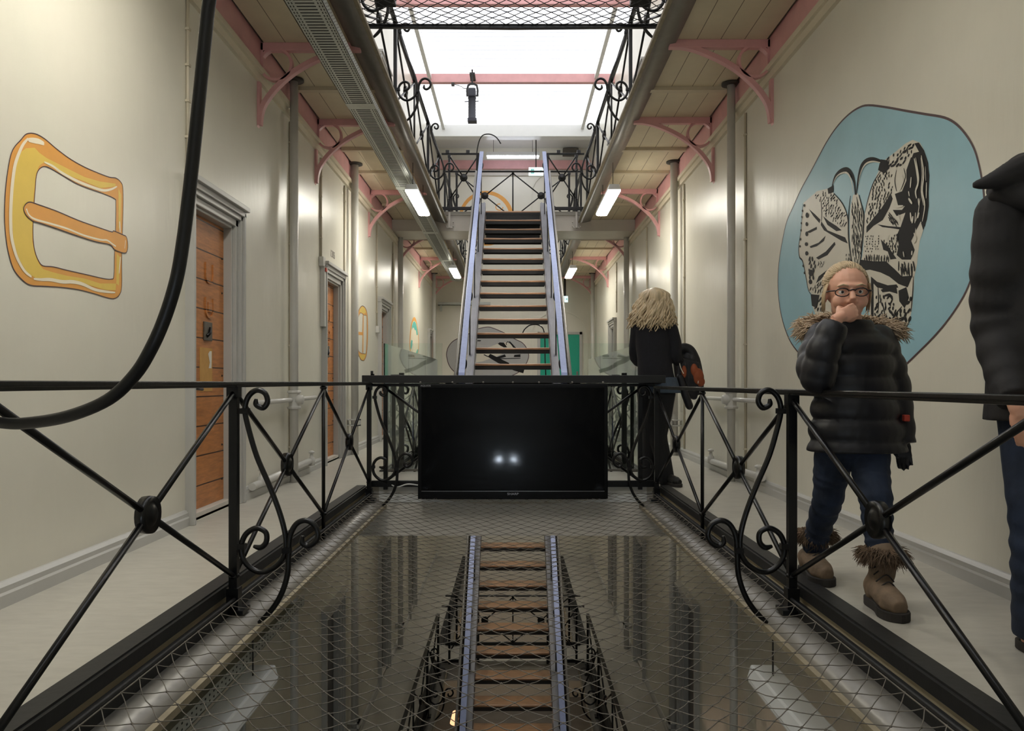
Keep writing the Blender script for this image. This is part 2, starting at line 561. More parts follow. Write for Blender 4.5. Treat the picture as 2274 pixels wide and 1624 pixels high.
# battens under the upper gallery
for sd, xw in ((-1, XL), (1, XR)):
    mb = MB()
    for y in (2.0, 3.2, 4.4, 5.45, 7.4, 9.31, 10.32, 12.2, 15.2, 16.2, 18.4, 19.6):
        mb.box(*sorted((xw - sd * 0.06, sd * 1.21)), y - 0.035, y + 0.035, SOF - 0.035, SOF + 0.004)
    struct('trim_battens_%s' % ('left' if sd < 0 else 'right'), mb, M['batten'])
    struct('trim_pink_%s' % ('left' if sd < 0 else 'right'), MB().box(*sorted((xw - sd * -0.002, xw - sd * 0.03)), Y0, Y1, 3.43, 3.66), M['pink'])
    c = MB().box(*sorted((xw, xw - sd * 0.055)), Y0, Y1, 3.385, 3.43)
    c.box(*sorted((xw, xw - sd * 0.03)), Y0, Y1, 3.325, 3.385)
    struct('trim_cornice_%s' % ('left' if sd < 0 else 'right'), c, M['cornice'])
# baseboards
for L in (-1, 0):
    for sd, xw, ds in ((-1, XL, DOORS_L[L]), (1, XR, DOORS_R[L])):
        mb = MB()
        cuts = [Y0] + [q for y in ds for q in (y - 0.12, y + DW + 0.12)] + [Y1]
        for a, b in zip(cuts[::2], cuts[1::2]):
            z = L * H
            mb.prism([(xw, a, z), (xw - sd * 0.03, a, z), (xw - sd * 0.03, a, z + 0.05), (xw - sd * 0.024, a, z + 0.06), (xw - sd * 0.024, a, z + 0.082), (xw - sd * 0.01, a, z + 0.098), (xw, a, z + 0.10)], (0, b - a, 0))
        struct('baseboard_%s' % ('left' if sd < 0 else 'right'), mb, M['frame'])
# top storey ceiling with the glazed strip
for sd, xw in ((-1, XL), (1, XR)):
    struct('trim_skylight_%s' % ('left' if sd < 0 else 'right'), MB().box(*sorted((sd * 1.73, sd * 1.66)), Y0, 19.5, TOPZ - 0.16, TOPZ), M['white'])
struct('ceiling_far', MB().box(XL, XR, 19.5, Y1, TOPZ - 0.05, TOPZ + 0.1), M['white'])
struct('trim_skylight_end', MB().box(XL, XR, 19.45, 19.75, TOPZ - 0.33, TOPZ - 0.05), M['white'])
sk = struct('window_1', MB().box(XL, XR, Y0, 19.5, TOPZ + 0.0, TOPZ + 0.02), M['sky'])
for y in (3.0, 6.35, 9.7, 12.95, 16.3):
    struct('trim_roof_beam', MB().box(XL, XR, y - 0.06, y + 0.06, TOPZ - 0.22, TOPZ - 0.05), M['pink'])
struct('trim_end_beam', MB().box(XL, XR, Y1 - 0.10, Y1, 6.62, 6.85), M['pink'])
struct('trim_end_ledge', MB().box(XL, XR, Y1 - 0.06, Y1, 6.45, 6.53), M['fascia'])
# ------------------------------------------------------------------ cell doors with moulded frames
def make_door(kind, style):
    """built for the buckle-mural wall: wall face x=0, hall side +x, opening y 0..DW, floor z=0"""
    t = thing('door', (0, 0, 0), kind='structure')
    fr = MB()
    wd = 0.115
    def leg(y0, sgn):
        for (o0, o1, d) in ((0.0, 0.05, 0.022), (0.05, 0.085, 0.045), (0.085, wd, 0.06)):
            fr.box(-0.02, d, *sorted((y0 + sgn * o0, y0 + sgn * o1)), 0.0, DH + o1)
    leg(0, -1); leg(DW, 1)
    for (o0, o1, d) in ((0.0, 0.05, 0.022), (0.05, 0.085, 0.045), (0.085, 0.13, 0.06)):
        fr.box(-0.02, d, -o1, DW + o1, DH + o0, DH + o1)
    fr.box(-0.001, 0.085, -wd - 0.02, DW + wd + 0.02, DH + 0.125, DH + 0.16)
    fr.box(-0.12, 0.0, -0.002, 0.025, 0, DH); fr.box(-0.12, 0.0, DW - 0.025, DW + 0.002, 0, DH)
    fr.box(-0.12, 0.0, 0, DW, DH - 0.02, DH + 0.002)
    fr.build('door_frame', M['frame'], t, 0.004)
    MB().box(-0.12, 0.0, 0.0, DW, 0.0, 0.05).build('sill', M['fascia'], t, 0.004)
    leaf = MB().box(-0.11, -0.06, 0.022, DW - 0.022, 0.05, DH - 0.02).build('door_leaf', M['doorwood' if style == 'wood' else 'doorgrey'], t, 0.003)
    if style == 'wood':
        x = -0.06
        for zz in (1.66, 1.42):     # raised hatch surrounds
            q = MB().sweep(catmull([(x, 0.50, zz + 0.07), (x, 0.50, zz - 0.02), (x, 0.47, zz - 0.06), (x, 0.40, zz - 0.06), (x, 0.37, zz - 0.02), (x, 0.37, zz + 0.07)], 4), 0.018, 0.02, (1, 0, 0))
            q.build('hatch_rim', M['doorwood'], leaf)
        q = MB().box(x, x + 0.012, 0.40, 0.47, 1.39, 1.46)
        q.build('hatch_block', M['doorwood'], leaf, 0.003)
        lp = MB().box(x, x + 0.012, 0.33, 0.47, 1.19, 1.32).build('lock_plate', M['ironplate'], leaf, 0.003)
        MB().tube([(x + 0.012, 0.42, 1.28), (x + 0.02, 0.40, 1.24), (x + 0.014, 0.36, 1.22)], 0.012, 8).build('keyhole_cover', M['iron'], leaf)
        h = MB().box(x, x + 0.008, 0.035, 0.085, 0.60, 1.0).build('handle_plate', M['ironplate'], leaf, 0.002)
        MB().tube([(x, 0.06, 0.86), (x + 0.05, 0.06, 0.86), (x + 0.055, 0.08, 0.86), (x + 0.055, 0.18, 0.855)], 0.010, 8).build('handle', M['iron'], leaf)
        rv = MB()
        for zz in (0.2, 0.45, 0.7, 0.95, 1.55, 1.8):
            for yy in (0.06, 0.68):
                rv.lathe([(0.008, 0), (0.006, 0.006), (0.001, 0.008)], (x, yy, zz), 'x', 8)
        rv.build('rivets', M['pipe_dark'], leaf)
    return t
def place_door(t, L, y, right, first=[None]):
    loc = (XR if right else XL, y + (DW if right else 0), L * H)
    return dup(t, loc, math.pi if right else 0)
dw, dg = make_door('door', 'wood'), make_door('door', 'grey')
n = 0
for L in (0, -1, 1):
    for right, ds in ((False, DOORS_L[L]), (True, DOORS_R[L])):
        for y in ds:
            n += 1
            src = dw if (L >= 0 and not right) else dg
            d = place_door(src, L, y, right)
            d.name = 'door_%d' % n
            d['kind'] = 'structure'
            if L == 0 and not right and y < 6:      # torn notice on the nearest door
                lf = [c for c in d.children if c.name.startswith('door_leaf')][0]
                WO[lf.name] = Vector(d.location)
                X = XL - 0.06
                MB().box(X, X + 0.003, y + 0.27, y + 0.49, 0.84, 1.14).build('notice', M['paper'], lf)
                flat('torn_paper', [[(X, y + 0.41, 1.10), (X, y + 0.44, 1.04), (X, y + 0.42, 1.0), (X, y + 0.47, 1.0), (X, y + 0.475, 1.06), (X, y + 0.475, 1.12), (X, y + 0.44, 1.12)]], (1, 0, 0), 0.0045, M['paperwhite'], lf)
for t in (dw, dg):
    for c in list(t.children):
        for g_ in list(c.children): bpy.data.objects.remove(g_)
        bpy.data.objects.remove(c)
    bpy.data.objects.remove(t)
# far wall: wide teal door
t = thing('door_0', (1.25, Y1, 0), kind='structure')
fr = MB().box(0.66, 0.735, Y1 - 0.05, Y1, 0, 2.26).box(1.785, 1.86, Y1 - 0.05, Y1, 0, 2.26).box(0.66, 1.86, Y1 - 0.05, Y1, 2.19, 2.26)
fr.build('door_frame', M['frame'], t, 0.004)
lf = MB().box(0.735, 1.785, Y1 - 0.03, Y1 - 0.002, 0, 2.19).build('door_leaf', M['teal'], t, 0.003)
MB().box(1.70, 1.75, Y1 - 0.05, Y1 - 0.03, 1.0, 1.2).tube([(1.725, Y1 - 0.05, 1.05), (1.725, Y1 - 0.09, 1.05), (1.62, Y1 - 0.09, 1.05)], 0.011, 8).build('handle', M['steel'], lf)
# arched niche line above the teal door and on the upper end wall
for z0_ in (0, H):
    pts = [(0.5, Y1 - 0.012, z0_ + 0.02), (0.5, Y1 - 0.012, z0_ + 2.2)] + [(1.25 - 0.75 * math.cos(a), Y1 - 0.012, z0_ + 2.2 + 0.62 * math.sin(a)) for a in [math.pi * k / 12 for k in range(1, 12)]] + [(2.0, Y1 - 0.012, z0_ + 2.2), (2.0, Y1 - 0.012, z0_ + 0.02)]
    struct('trim_arch', MB().sweep(pts, 0.03, 0.024, (0, -1, 0)), M['wall'])
# ------------------------------------------------------------------ iron railings
SCA = [(546,1213),(562,1216),(574,1204),(574,1184),(560,1174),(545,1175),(528,1188),(519,1213),(524,1243),(546,1266),(572,1270),(602,1252),(616,1224),(616,1186),(603,1136),(580,1076),(553,1013),(534,948),(527,910),(534,882),(552,867),(571,873),(577,892),(567,906),(552,899),(552,886)]
SCB = [(655,1190),(654,1205),(666,1213),(682,1204),(689,1186),(680,1165),(660,1156),(640,1165),(627,1192),(624,1232),(621,1277),(607,1321),(585,1356),(556,1384)]
def scz(p):
    return ((p[0] - 513) / 505.0, 0.9 - (p[1] - 850) / 505.0)
def railing(p0, u, nrm, posts, z0, label, group, s_ends=None, dz=0.0, top=0.885, bot=0.05, scrolls=True, plain_bottom=False, feet=True):
    """posts: list of (s, kind) with kind 'm' main post carrying a scroll, 'p' main post without, 'r' round rod; nrm points over the well"""
    p0, u, nrm = Vector(p0), Vector(u), Vector(nrm)
    mid = p0 + u * ((posts[0][0] + posts[-1][0]) / 2)
    t = thing('iron_railing', (mid.x, mid.y, z0), label, 'railing', group)
    pt = lambda s, z, o=0.0: p0 + u * s + nrm * o + Vector((0, 0, z0 + z))
    s0, s1 = s_ends or (posts[0][0], posts[-1][0])
    hr = MB().sweep([pt(s0, top + dz), pt(s1, top + dz)], 0.048, 0.016)
    hr.sweep([pt(s0, top + dz - .012), pt(s1, top + dz - .012)], 0.03, 0.012)
    hr.build('handrail', M['iron'], t, 0.003)
    if plain_bottom:
        MB().sweep([pt(s0, 0.03), pt(s1, 0.03)], 0.03, 0.055).build('bottom_rail', M['iron'], t, 0.003)
    for s, k in posts:
        mb = MB()
        if k in 'mp':
            mb.sweep([pt(s, -0.02), pt(s, top + dz - 0.01)], 0.036, 0.036, u)
            if feet:
                mb.sweep([pt(s, -0.095), pt(s, 0.0)], 0.052, 0.052, u)
                mb.sweep([pt(s, -0.108), pt(s, -0.09)], 0.11, 0.10, u)
            mb.sweep([pt(s, top + dz - 0.06), pt(s, top + dz - 0.015)], 0.05, 0.05, u)
            mb.lathe([(0.001, -0.014), (0.02, -0.01), (0.026, 0), (0.02, 0.01), (0.001, 0.014)], pt(s, bot), 'z', 10)
        else:
            mb.tube([pt(s, -0.11 if feet else 0.0), pt(s, top + dz - 0.01)], 0.012, 8)
            mb.lathe([(0.001, -0.014), (0.018, -0.01), (0.024, 0), (0.018, 0.01), (0.001, 0.014)], pt(s, bot), 'z', 10)
            mb.lathe([(0.001, -0.014), (0.018, -0.01), (0.024, 0), (0.018, 0.01), (0.001, 0.014)], pt(s, top + dz - .03), 'z', 10)
        mb.build('post', M['iron'], t, fixn=True)
    for (a, ka), (b, kb) in zip(posts, posts[1:]):
        zt, zb = top + dz - 0.035, bot
        zc = (zt + zb) / 2
        m = (a + b) / 2
        for q in ((a, zb), (a, zt), (b, zb), (b, zt)):
            MB().tube([pt(*q), pt(m, zc)], 0.0115, 8).build('cross_bar', M['iron'], t)
        c = pt(m, zc)
        ax = 'x' if abs(nrm.x) > 0.5 else 'y'
        MB().lathe([(0.02, -0.026), (0.03, -0.02), (0.044, -0.012), (0.062, -0.018), (0.064, 0), (0.062, 0.018), (0.044, 0.012), (0.03, 0.02), (0.02, 0.026)], c, ax, 22).build('rosette', M['iron'], t)
    if scrolls:
        for s, k in posts:
            if k != 'm': continue
            mb = MB()
            for tab in (SCA, SCB):
                raw = [scz(p) for p in tab]
                path = [pt(s, z, 0.02 + x) for x, z in raw]
                pp = catmull(path, 5)
                n = len(pp)
                mb.tube(pp, [0.0125 * min(1, 0.55 + 0.12 * min(i, n - 1 - i)) for i in range(n)], 8)
            for x, z in (scz((527, 913)), scz((519, 1213)), scz((620, 1222))):
                mb.sweep([pt(s, z - 0.012, 0.02 + x), pt(s, z + 0.012, 0.02 + x)], 0.036, 0.034, u)
            mb.build('scroll', M['iron'], t)
    return t
GR = 'black wrought iron railings'
R0 = [(0.2, 'm'), (1.85, 'r'), (3.5, 'm'), (5.15, 'r'), (6.79, 'm')]
R00 = [(-3.1, 'm'), (-1.45, 'r')] + R0
railing((-1.225, 0, 0), (0, 1, 0), (1, 0, 0), R00, 0, 'black scrolled iron railing along the walkway under the yellow buckle mural', GR, (-3.1, 6.82), 0.012)
railing((1.225, 0, 0), (0, 1, 0), (-1, 0, 0), R00, 0, 'black scrolled iron railing in front of the child walking past the butterfly mural', GR, (-3.1, 6.82), -0.022)
railing((0, 6.86, 0), (1, 0, 0), (0, -1, 0), [(-1.095, 'p'), (0, 'p'), (1.095, 'p')], 0, 'black iron railing across the end of the netted well, behind the television', GR, (-1.22, 1.22), 0, scrolls=False, plain_bottom=True, feet=False)
RS = [(8.2, 'm'), (9.8, 'r'), (11.4, 'm'), (13.05, 'p')]
ANG = {-1: 'buckle-mural', 1: 'butterfly-mural'}
for sd in (-1, 1):
    railing((sd * 1.225, 0, 0), (0, 1, 0), (-sd, 0, 0), RS, 0, 'iron railing behind the glass screen beside the stair, on the %s side' % ANG[sd], GR)
    railing((sd * 1.225, 0, 0), (0, 1, 0), (-sd, 0, 0), RS, -H, 'iron railing on the storey below beside the lower stair, %s side' % ANG[sd], 'iron railings of the storey below')
    railing((sd * 1.225, 0, 0), (0, 1, 0), (-sd, 0, 0), [(1.85, 'r'), (3.5, 'm'), (4.9, 'r'), (6.3, 'm'), (8.3, 'm'), (9.9, 'r'), (11.5, 'm'), (13.15, 'p')], H, 'upper gallery railing seen against the skylight, on the %s side' % ANG[sd], 'upper gallery railings')
    railing((sd * 1.225, 0, 0), (0, 1, 0), (-sd, 0, 0), [(14.35, 'p'), (15.8, 'm'), (17.25, 'r'), (18.9, 'm'), (20.5, 'r')], H, 'upper gallery railing beyond the bridge, on the %s side' % ANG[sd], 'upper gallery railings')
for L, w_ in ((1, 'upper'), (0, 'middle'), (-1, 'lowest')):
    lab = {1: 'of the upper bridge', 0: 'of the bridge behind the stair', -1: 'of the bridge on the storey below'}[L]
    for sd in (-1, 1):
        r = railing((0, 13.29, 0), (1, 0, 0), (0, -1, 0), [(sd * 0.58, 'p'), (sd * 1.06, 'p')], L * H, 'short iron railing panel, %s end %s' % (ANG[sd], lab), 'bridge railings', (sd * 0.56, sd * 1.19), scrolls=False, plain_bottom=True, feet=False, bot=0.18, top=0.945)
    railing((0, 14.17, 0), (1, 0, 0), (0, 1, 0), [(-1.0, 'p'), (0, 'r'), (1.0, 'p')], L * H, 'long iron railing along the far edge %s' % lab, 'bridge railings', (-1.2, 1.2), scrolls=False, plain_bottom=True, feet=False)
for i, x in enumerate((-1.09, -0.75, 0.76, 1.1)):
    tag(MB().box(x - 0.03, x + 0.03, 13.26, 13.32, H + 0.94, H + 1.0).build('rail_clamp', M['iron'], None, 0.003), 'small black clamp on the upper bridge rail, ' + ['outermost on the buckle-mural side', 'inner one on the buckle-mural side', 'inner one on the butterfly-mural side', 'outermost on the butterfly-mural side'][i], 'clamp', 'clamps on the upper bridge rail')
# brackets that hold the upper bridge railing on the fascia
for i, x in enumerate((-1.06, -0.6, 0.6, 1.06)):
    mb = MB().box(x - 0.014, x + 0.014, 13.285, 13.328, H - 0.29, H + 0.0).box(x - 0.05, x + 0.05, 13.315, 13.342, H - 0.29, H - 0.265)
    for dx in (-0.06, 0.06):
        for dz in (-0.19, -0.26):
            mb.lathe([(0.014, 0), (0.014, 0.02), (0.004, 0.024)], (x + dx, 13.318, H + dz), 'y', 8)
    b = mb.build('railing_bracket', M['fascia'])
    tag(b, ['outermost pale bolted bracket on the upper bridge beam, buckle-mural side', 'pale bolted bracket on the upper bridge beam against the stair, buckle-mural side', 'pale bolted bracket on the upper bridge beam against the stair, butterfly-mural side', 'outermost pale bolted bracket on the upper bridge beam, butterfly-mural side'][i], 'bracket', 'bolted railing brackets')
# ------------------------------------------------------------------ safety nets
def net(x0, x1, y0, y1, zf, cx, cy, r, name, label, knot=True, seed=3, mtl='net'):
    rnd = random.Random(seed)
    nx = int(round((x1 - x0) / cx)) * 2
    ny = int(round((y1 - y0) / cy)) * 2
    pts = {}
    for i in range(nx + 1):
        for j in range(ny + 1):
            if (i + j) % 2: continue
            x = x0 + (x1 - x0) * i / nx; y = y0 + (y1 - y0) * j / ny
            ed = 0 < i < nx and 0 < j < ny
            if ed:
                x += rnd.uniform(-.007, .007) + 0.012 * math.sin(y * 2.3 + x); y += rnd.uniform(-.007, .007) + 0.014 * math.sin(x * 2.9 + y * .8)
            pts[i, j] = Vector((x, y, zf(x, y) + (rnd.uniform(-.004, .004) if ed else 0)))
    mb = MB()
    for (i, j), p in pts.items():
        for di in (-1, 1):
            q = pts.get((i + di, j + 1))
            if q is None: continue
            m = (p + q) / 2 + Vector((rnd.uniform(-.003, .003), rnd.uniform(-.003, .003), -0.001 - rnd.random() * .002))
            mb.tube([p, m, q], r, 5)
        if knot: mb.ell(p, r * 2.5, 6, 4)
    # edge cord
    for a, b in (((x0, y0), (x0, y1)), ((x1, y0), (x1, y1)), ((x0, y1), (x1, y1))):
        mb.tube([Vector((a[0] + (b[0] - a[0]) * k / 20, a[1] + (b[1] - a[1]) * k / 20, zf(a[0] + (b[0] - a[0]) * k / 20, a[1] + (b[1] - a[1]) * k / 20))) for k in range(21)], r * 1.6, 5)
    return tag(mb.build(name, M[mtl], None, fixn=False), label, 'net')
def zlow(x, y):
    a = max(0.0, 1 - (x / 1.2) ** 2)
    return -0.05 - 0.18 * a ** 0.8 * min(1.0, max(0.0, (6.84 - y) / 1.3)) ** 0.7
net(-1.2, 1.2, 0.3, 6.84, zlow, 0.109, 0.119, 0.0017, 'safety_net', 'sagging grey cord safety net stretched over the well in front of the television')
def zup(x, y):
    return H - 0.05 - 0.05 * max(0.0, 1 - (x / 1.18) ** 2) * min(1, max(0, 6.28 - y))
net(-1.18, 1.18, 4.3, 6.28, zup, 0.11, 0.11, 0.0032, 'safety_net', 'grey cord safety net overhead, in front of the skylight', knot=False, seed=5, mtl='rubber')
tag(MB().sweep([(-1.2, 6.30, H - 0.055), (0, 6.30, H - 0.065), (1.2, 6.30, H - 0.055)], 0.035, 0.03).build('net_bar', M['iron'], None, 0.003), 'black bar across the upper well that holds the overhead net', 'bar')
# ------------------------------------------------------------------ television, board, cable
t = thing('television', (0, 6.74, -0.1), 'large black flat television hung on the railing, small lights reflected in it', 'television')
xa, xb = -0.80, 0.80
za, zb_ = 0.888, -0.083
MB().box(xa, xb, 6.705, 6.80, zb_, za).build('casing', M['tvbody'], t, 0.006)
MB().box(xa + 0.03, xb - 0.03, 6.7015, 6.706, zb_ + 0.075, za - 0.03).build('screen', M['screen'], t)
MB().box(xa + 0.03, xb - 0.03, 6.700, 6.7055, zb_ + 0.067, zb_ + 0.070).build('silver_line', M['silver'], t)
text('lettering', 'SHARP', (0.0, 6.7035, zb_ + 0.045), (math.pi / 2, 0, 0), 0.026, M['silver'], t, sx=1.25)
text('lettering', 'AQUOS', (-0.735, 6.7035, za - 0.015), (math.pi / 2, 0, 0), 0.02, M['silver'], t, sx=1.25)
t = thing('shelf_board', (0, 6.86, 0.9), 'long black board lying on the end railing above the television', 'board')
MB().box(-1.275, 1.29, 6.72, 7.02, 0.896, 0.962).build('board', M['board'], t, 0.004)
sc = MB()
for x in (-0.78, -0.51, -0.25, 0.0, 0.22, 0.5, 0.76):
    sc.lathe([(0.009, 0.0), (0.008, -0.004), (0.002, -0.006)], (x, 6.72, 0.903), 'y', 10)
sc.build('screw_heads', M['steel'], t)
tag(MB().tube(catmull([(-1.09, 6.88, 0.05), (-1.0, 6.83, 0.005), (-0.9, 6.82, 0.03), (-0.78, 6.825, 0.02), (-0.7, 6.83, 0.05)], 6), 0.006, 8).build('power_cable', M['white']), 'thin white cable running behind the television along the bottom rail', 'cable')
tag(MB().box(-1.215, -1.195, 6.8, 6.82, 0.962, 1.0).box(-1.212, -1.185, 6.8, 6.82, 0.962, 0.975).build('cable_clip', M['board']), 'small black clip standing on the end of the black board', 'clip')
for i, x in enumerate((-1.03, 0.90)):
    tag(MB().box(x - 0.035, x + 0.035, 6.94, 7.0, 0.962, 0.970).build('glass_clamp', M['board'], None, 0.002), ['flat black pad on top of the black board, buckle-mural end', 'flat black pad on top of the black board, butterfly-mural end'][i], 'pad')
# foreground cable
pc = [P(468, -40, 1.62), P(460, 40, 1.62), P(448, 160, 1.62), P(434, 300, 1.62), P(420, 430, 1.62), P(406, 540, 1.62), P(392, 620, 1.62), P(368, 700, 1.63), P(338, 770, 1.64), P(300, 832, 1.66), P(240, 888, 1.68), P(150, 925, 1.72), P(60, 940, 1.78), P(0, 939, 1.82), P(-90, 925, 1.9), P(-170, 885, 1.86)]
pc = [Vector((pc[0].x + 0.06 - .006 * k, 1.62, 3.66 - .195 * k)) for k in range(10)] + pc + [Vector((-1.40, 1.72, 0.88)), Vector((-1.36, 1.62, 0.90)), Vector((-1.24, 1.58, 0.912)), Vector((-1.2, 1.56, 0.89))]
tag(MB().tube(catmull(pc, 6), 0.0134, 12).build('hanging_cable', M['rubber']), 'thick black cable hanging from above and curving over the near railing', 'cable')
# ------------------------------------------------------------------ staircases
def make_stair(label):
    t = thing('staircase', (0, 8.0, 0), label, 'staircase')
    d0, z0, run, rise = 9.556, 1.1296, 0.2915, 0.2038
    for i in range(-5, 14):
        y, z = d0 + run * i, z0 + rise * i
        dpt = 0.27 if i < 13 else 0.015
        tr = MB()
        # board with a nosing worn down in the middle
        n = 16
        secs = []
        for k in range(n + 1):
            x = -0.452 + 0.904 * k / n
            dip = 0.006 * math.cos(math.pi * (k / n - 0.5)) ** 2
            secs.append([(x, y, z - 0.026), (x, y, z - 0.006 - dip), (x, y + 0.012, z - dip), (x, y + dpt, z), (x, y + dpt, z - 0.026)])
        vs = [q for s_ in secs for q in s_]
        fs = []
        for k in range(n):
            for j in range(5):
                fs.append((k * 5 + j, k * 5 + (j + 1) % 5, k * 5 + 5 + (j + 1) % 5, k * 5 + 5 + j))
        fs += [(0, 1, 2, 3, 4), tuple(n * 5 + j for j in reversed(range(5)))]
        tr.add(vs, fs)
        o = tr.build('tread', M['tread'], t)
        fr_ = MB().box(-0.455, 0.455, y + 0.004, y + 0.012, z - 0.075, z - 0.026).box(-0.455, 0.455, y + 0.004, y + dpt, z - 0.032, z - 0.0265).box(-0.455, 0.455, y + dpt - .015, y + dpt - .008, z - 0.06, z - 0.026)
        fr_.build('iron_support', M['treadblack'], o)
    MB().box(-0.45, 0.45, 13.352, 13.362, z0 + rise * 13 - 0.56, z0 + rise * 13 - 0.03).build('shade_plate', M['treadblack'], t)  # added black sheet: stands in for the shaded bridge structure behind the top treads
    sl = rise / run
    zl = lambda y: z0 + (y - d0) * sl
    for sd in (-1, 1):
        ya, yb = 7.95, 13.32
        mb = MB()
        x0, x1 = sorted((sd * 0.456, sd * 0.468))
        dn, up = 0.16, 0.13
        mb.prism([(x0, ya, max(0, zl(ya) - dn)), (x0, yb, zl(yb) - dn), (x0, yb, zl(yb) + up), (x0, ya, zl(ya) + up)], (x1 - x0, 0, 0))
        for k, off in ((0.0, up), (0.0, up - 0.022)):
            pass
        mb.prism([(sd * 0.456, ya, zl(ya) + up), (sd * 0.456, yb, zl(yb) + up), (sd * 0.456, yb, zl(yb) + up + 0.014), (sd * 0.456, ya, zl(ya) + up + 0.014)], (sd * 0.085, 0, 0))
        mb.prism([(sd * 0.456, ya + .25, zl(ya + .25) - dn), (sd * 0.456, yb, zl(yb) - dn), (sd * 0.456, yb, zl(yb) - dn + 0.012), (sd * 0.456, ya + .25, zl(ya + .25) - dn + 0.012)], (sd * 0.085, 0, 0))
        mb.prism([(sd * 0.470, ya, zl(ya) + up + .014), (sd * 0.470, yb, zl(yb) + up + .014), (sd * 0.470, yb, zl(yb) + up + 0.026), (sd * 0.470, ya, zl(ya) + up + 0.026)], (sd * 0.02, 0, 0))
        mb.build('stringer', M['stringer'], t)
        # flat steel handrail turning down at the foot
        hx = sd * 0.52
        hp = [(hx, 8.12, 0.86), (hx, 8.02, 0.90), (hx, 8.06, 0.985), (hx, 8.2, 1.085)] + [(hx, 8.2 + (13.25 - 8.2) * k / 6, 1.085 + (4.74 - 1.085) * k / 6) for k in range(1, 7)]
        MB().sweep(catmull(hp, 4), 0.064, 0.018, (0, -0.6, 0.8)).build('handrail', M['bluesteel'], t, 0.003)
        for k in range(5):
            y = 8.35 + k * 1.15
            zt = 1.085 + (4.74 - 1.085) * (y - 8.2) / 5.05
            q = MB().sweep([(sd * 0.513, y, zl(y) + 0.14), (sd * 0.513, y, zt - 0.01)], 0.014, 0.04, (0, 1, 0))
            q.tube(catmull([(sd * 0.513, y, zt - 0.16), (sd * 0.49, y - 0.03, zt - 0.13), (sd * 0.487, y - 0.02, zt - 0.07), (sd * 0.513, y, zt - 0.03)], 4), 0.008, 6)
            q.build('baluster', M['iron'], t)
        # conduit and netting on the outer side
        cx = sd * 0.60
        MB().tube([(cx, 8.1, 0.0), (cx, 8.1, 0.75), (cx, 8.25, 0.95), (cx, 13.0, 4.35)], 0.016, 8).build('side_pipe', M['steel'], t)
        nb = MB()
        for k in range(60):
            y = 8.25 + k * 0.078
            za_ = zl(y) + 0.18; zb2 = 0.95 + (4.35 - 0.95) * (y - 8.25) / 4.75
            for dy in (-0.3, 0.3):
                yq = min(max(y + dy, 8.2), 12.95)
                nb.tube([(sd * 0.58, y, za_), (sd * 0.585, (y + yq) / 2, (za_ + 0.95 + 3.4 * (yq - 8.25) / 4.75) / 2 - 0.01), (sd * 0.60, yq, 0.95 + 3.4 * (yq - 8.25) / 4.75)], 0.003, 4)
        nb.build('side_net', M['rubber'], t)
        MB().sweep([(sd * 0.58, 8.2, zl(8.2) + 0.18), (sd * 0.58, 12.95, zl(12.95) + 0.18)], 0.012, 0.02).build('net_wire', M['iron'], t)
    return t
st = make_stair('steep open stair with worn brown treads rising behind the television')
dup(st, (0, 8.0, -H), 0, 'open stair with brown treads seen through the net, on the storey below')
# thin gooseneck rods at the stair heads
tag(MB().tube(catmull([(-0.60, 13.2, H), (-0.60, 13.2, H + 0.75), (-0.585, 13.2, 4.80), (-0.52, 13.2, 4.98), (-0.40, 13.2, 5.02), (-0.28, 13.2, 4.97), (-0.20, 13.2, 4.86)], 6), 0.010, 8).build('gooseneck_rod', M['iron']), 'thin black rod bent in an arc at the head of the upper stair', 'rod')
tag(MB().tube(catmull([(0.60, 13.4, 0.0), (0.58, 13.4, 0.5), (0.545, 13.4, 1.2), (0.53, 13.4, 1.72), (0.45, 13.4, 1.86), (0.30, 13.4, 1.87), (0.20, 13.4, 1.80), (0.16, 13.4, 1.72)], 6), 0.010, 8).build('gooseneck_rod', M['iron']), 'thin black rod bent in an arc in front of the teal door', 'rod')
# ------------------------------------------------------------------ glass screens round the stair opening
for sd in (-1, 1):
    t = thing('glass_screen', (sd * 1.0, 8.12, 0), 'frameless glass screen facing the well beside the stair, %s side' % ANG[sd], 'glass screen')
    for a, b in ((1.30, 1.02), (1.015, 0.885), (0.88, 0.72)):
        MB().box(*sorted((sd * a, sd * b)), 8.10, 8.112, 0.02, 1.30).build('glass_pane', M['glass'], t)
    MB().box(*sorted((sd * 1.30, sd * 0.72)), 8.09, 8.122, 0.0, 0.022).build('floor_channel', M['steel'], t)
    t = thing('glass_screen', (sd * 1.31, 10.5, 0), 'long glass screen along the stair opening, %s side' % ANG[sd], 'glass screen')
    for a, b in ((8.13, 10.0), (10.01, 11.9), (11.91, 13.8)):
        MB().box(*sorted((sd * 1.306, sd * 1.318)), a, b, 0.022, 1.30).build('glass_pane', M['glass'], t)
    MB().box(*sorted((sd * 1.30, sd * 1.324)), 8.13, 13.8, 0.012, 0.03).build('floor_channel', M['steel'], t)
    tag(MB().box(*sorted((sd * 1.115, sd * 1.165)), 8.14, 8.19, 0.0, 1.0).build('screen_post', M['kerb'], None, 0.004), 'dark square post behind the glass screen, %s side' % ANG[sd], 'post')
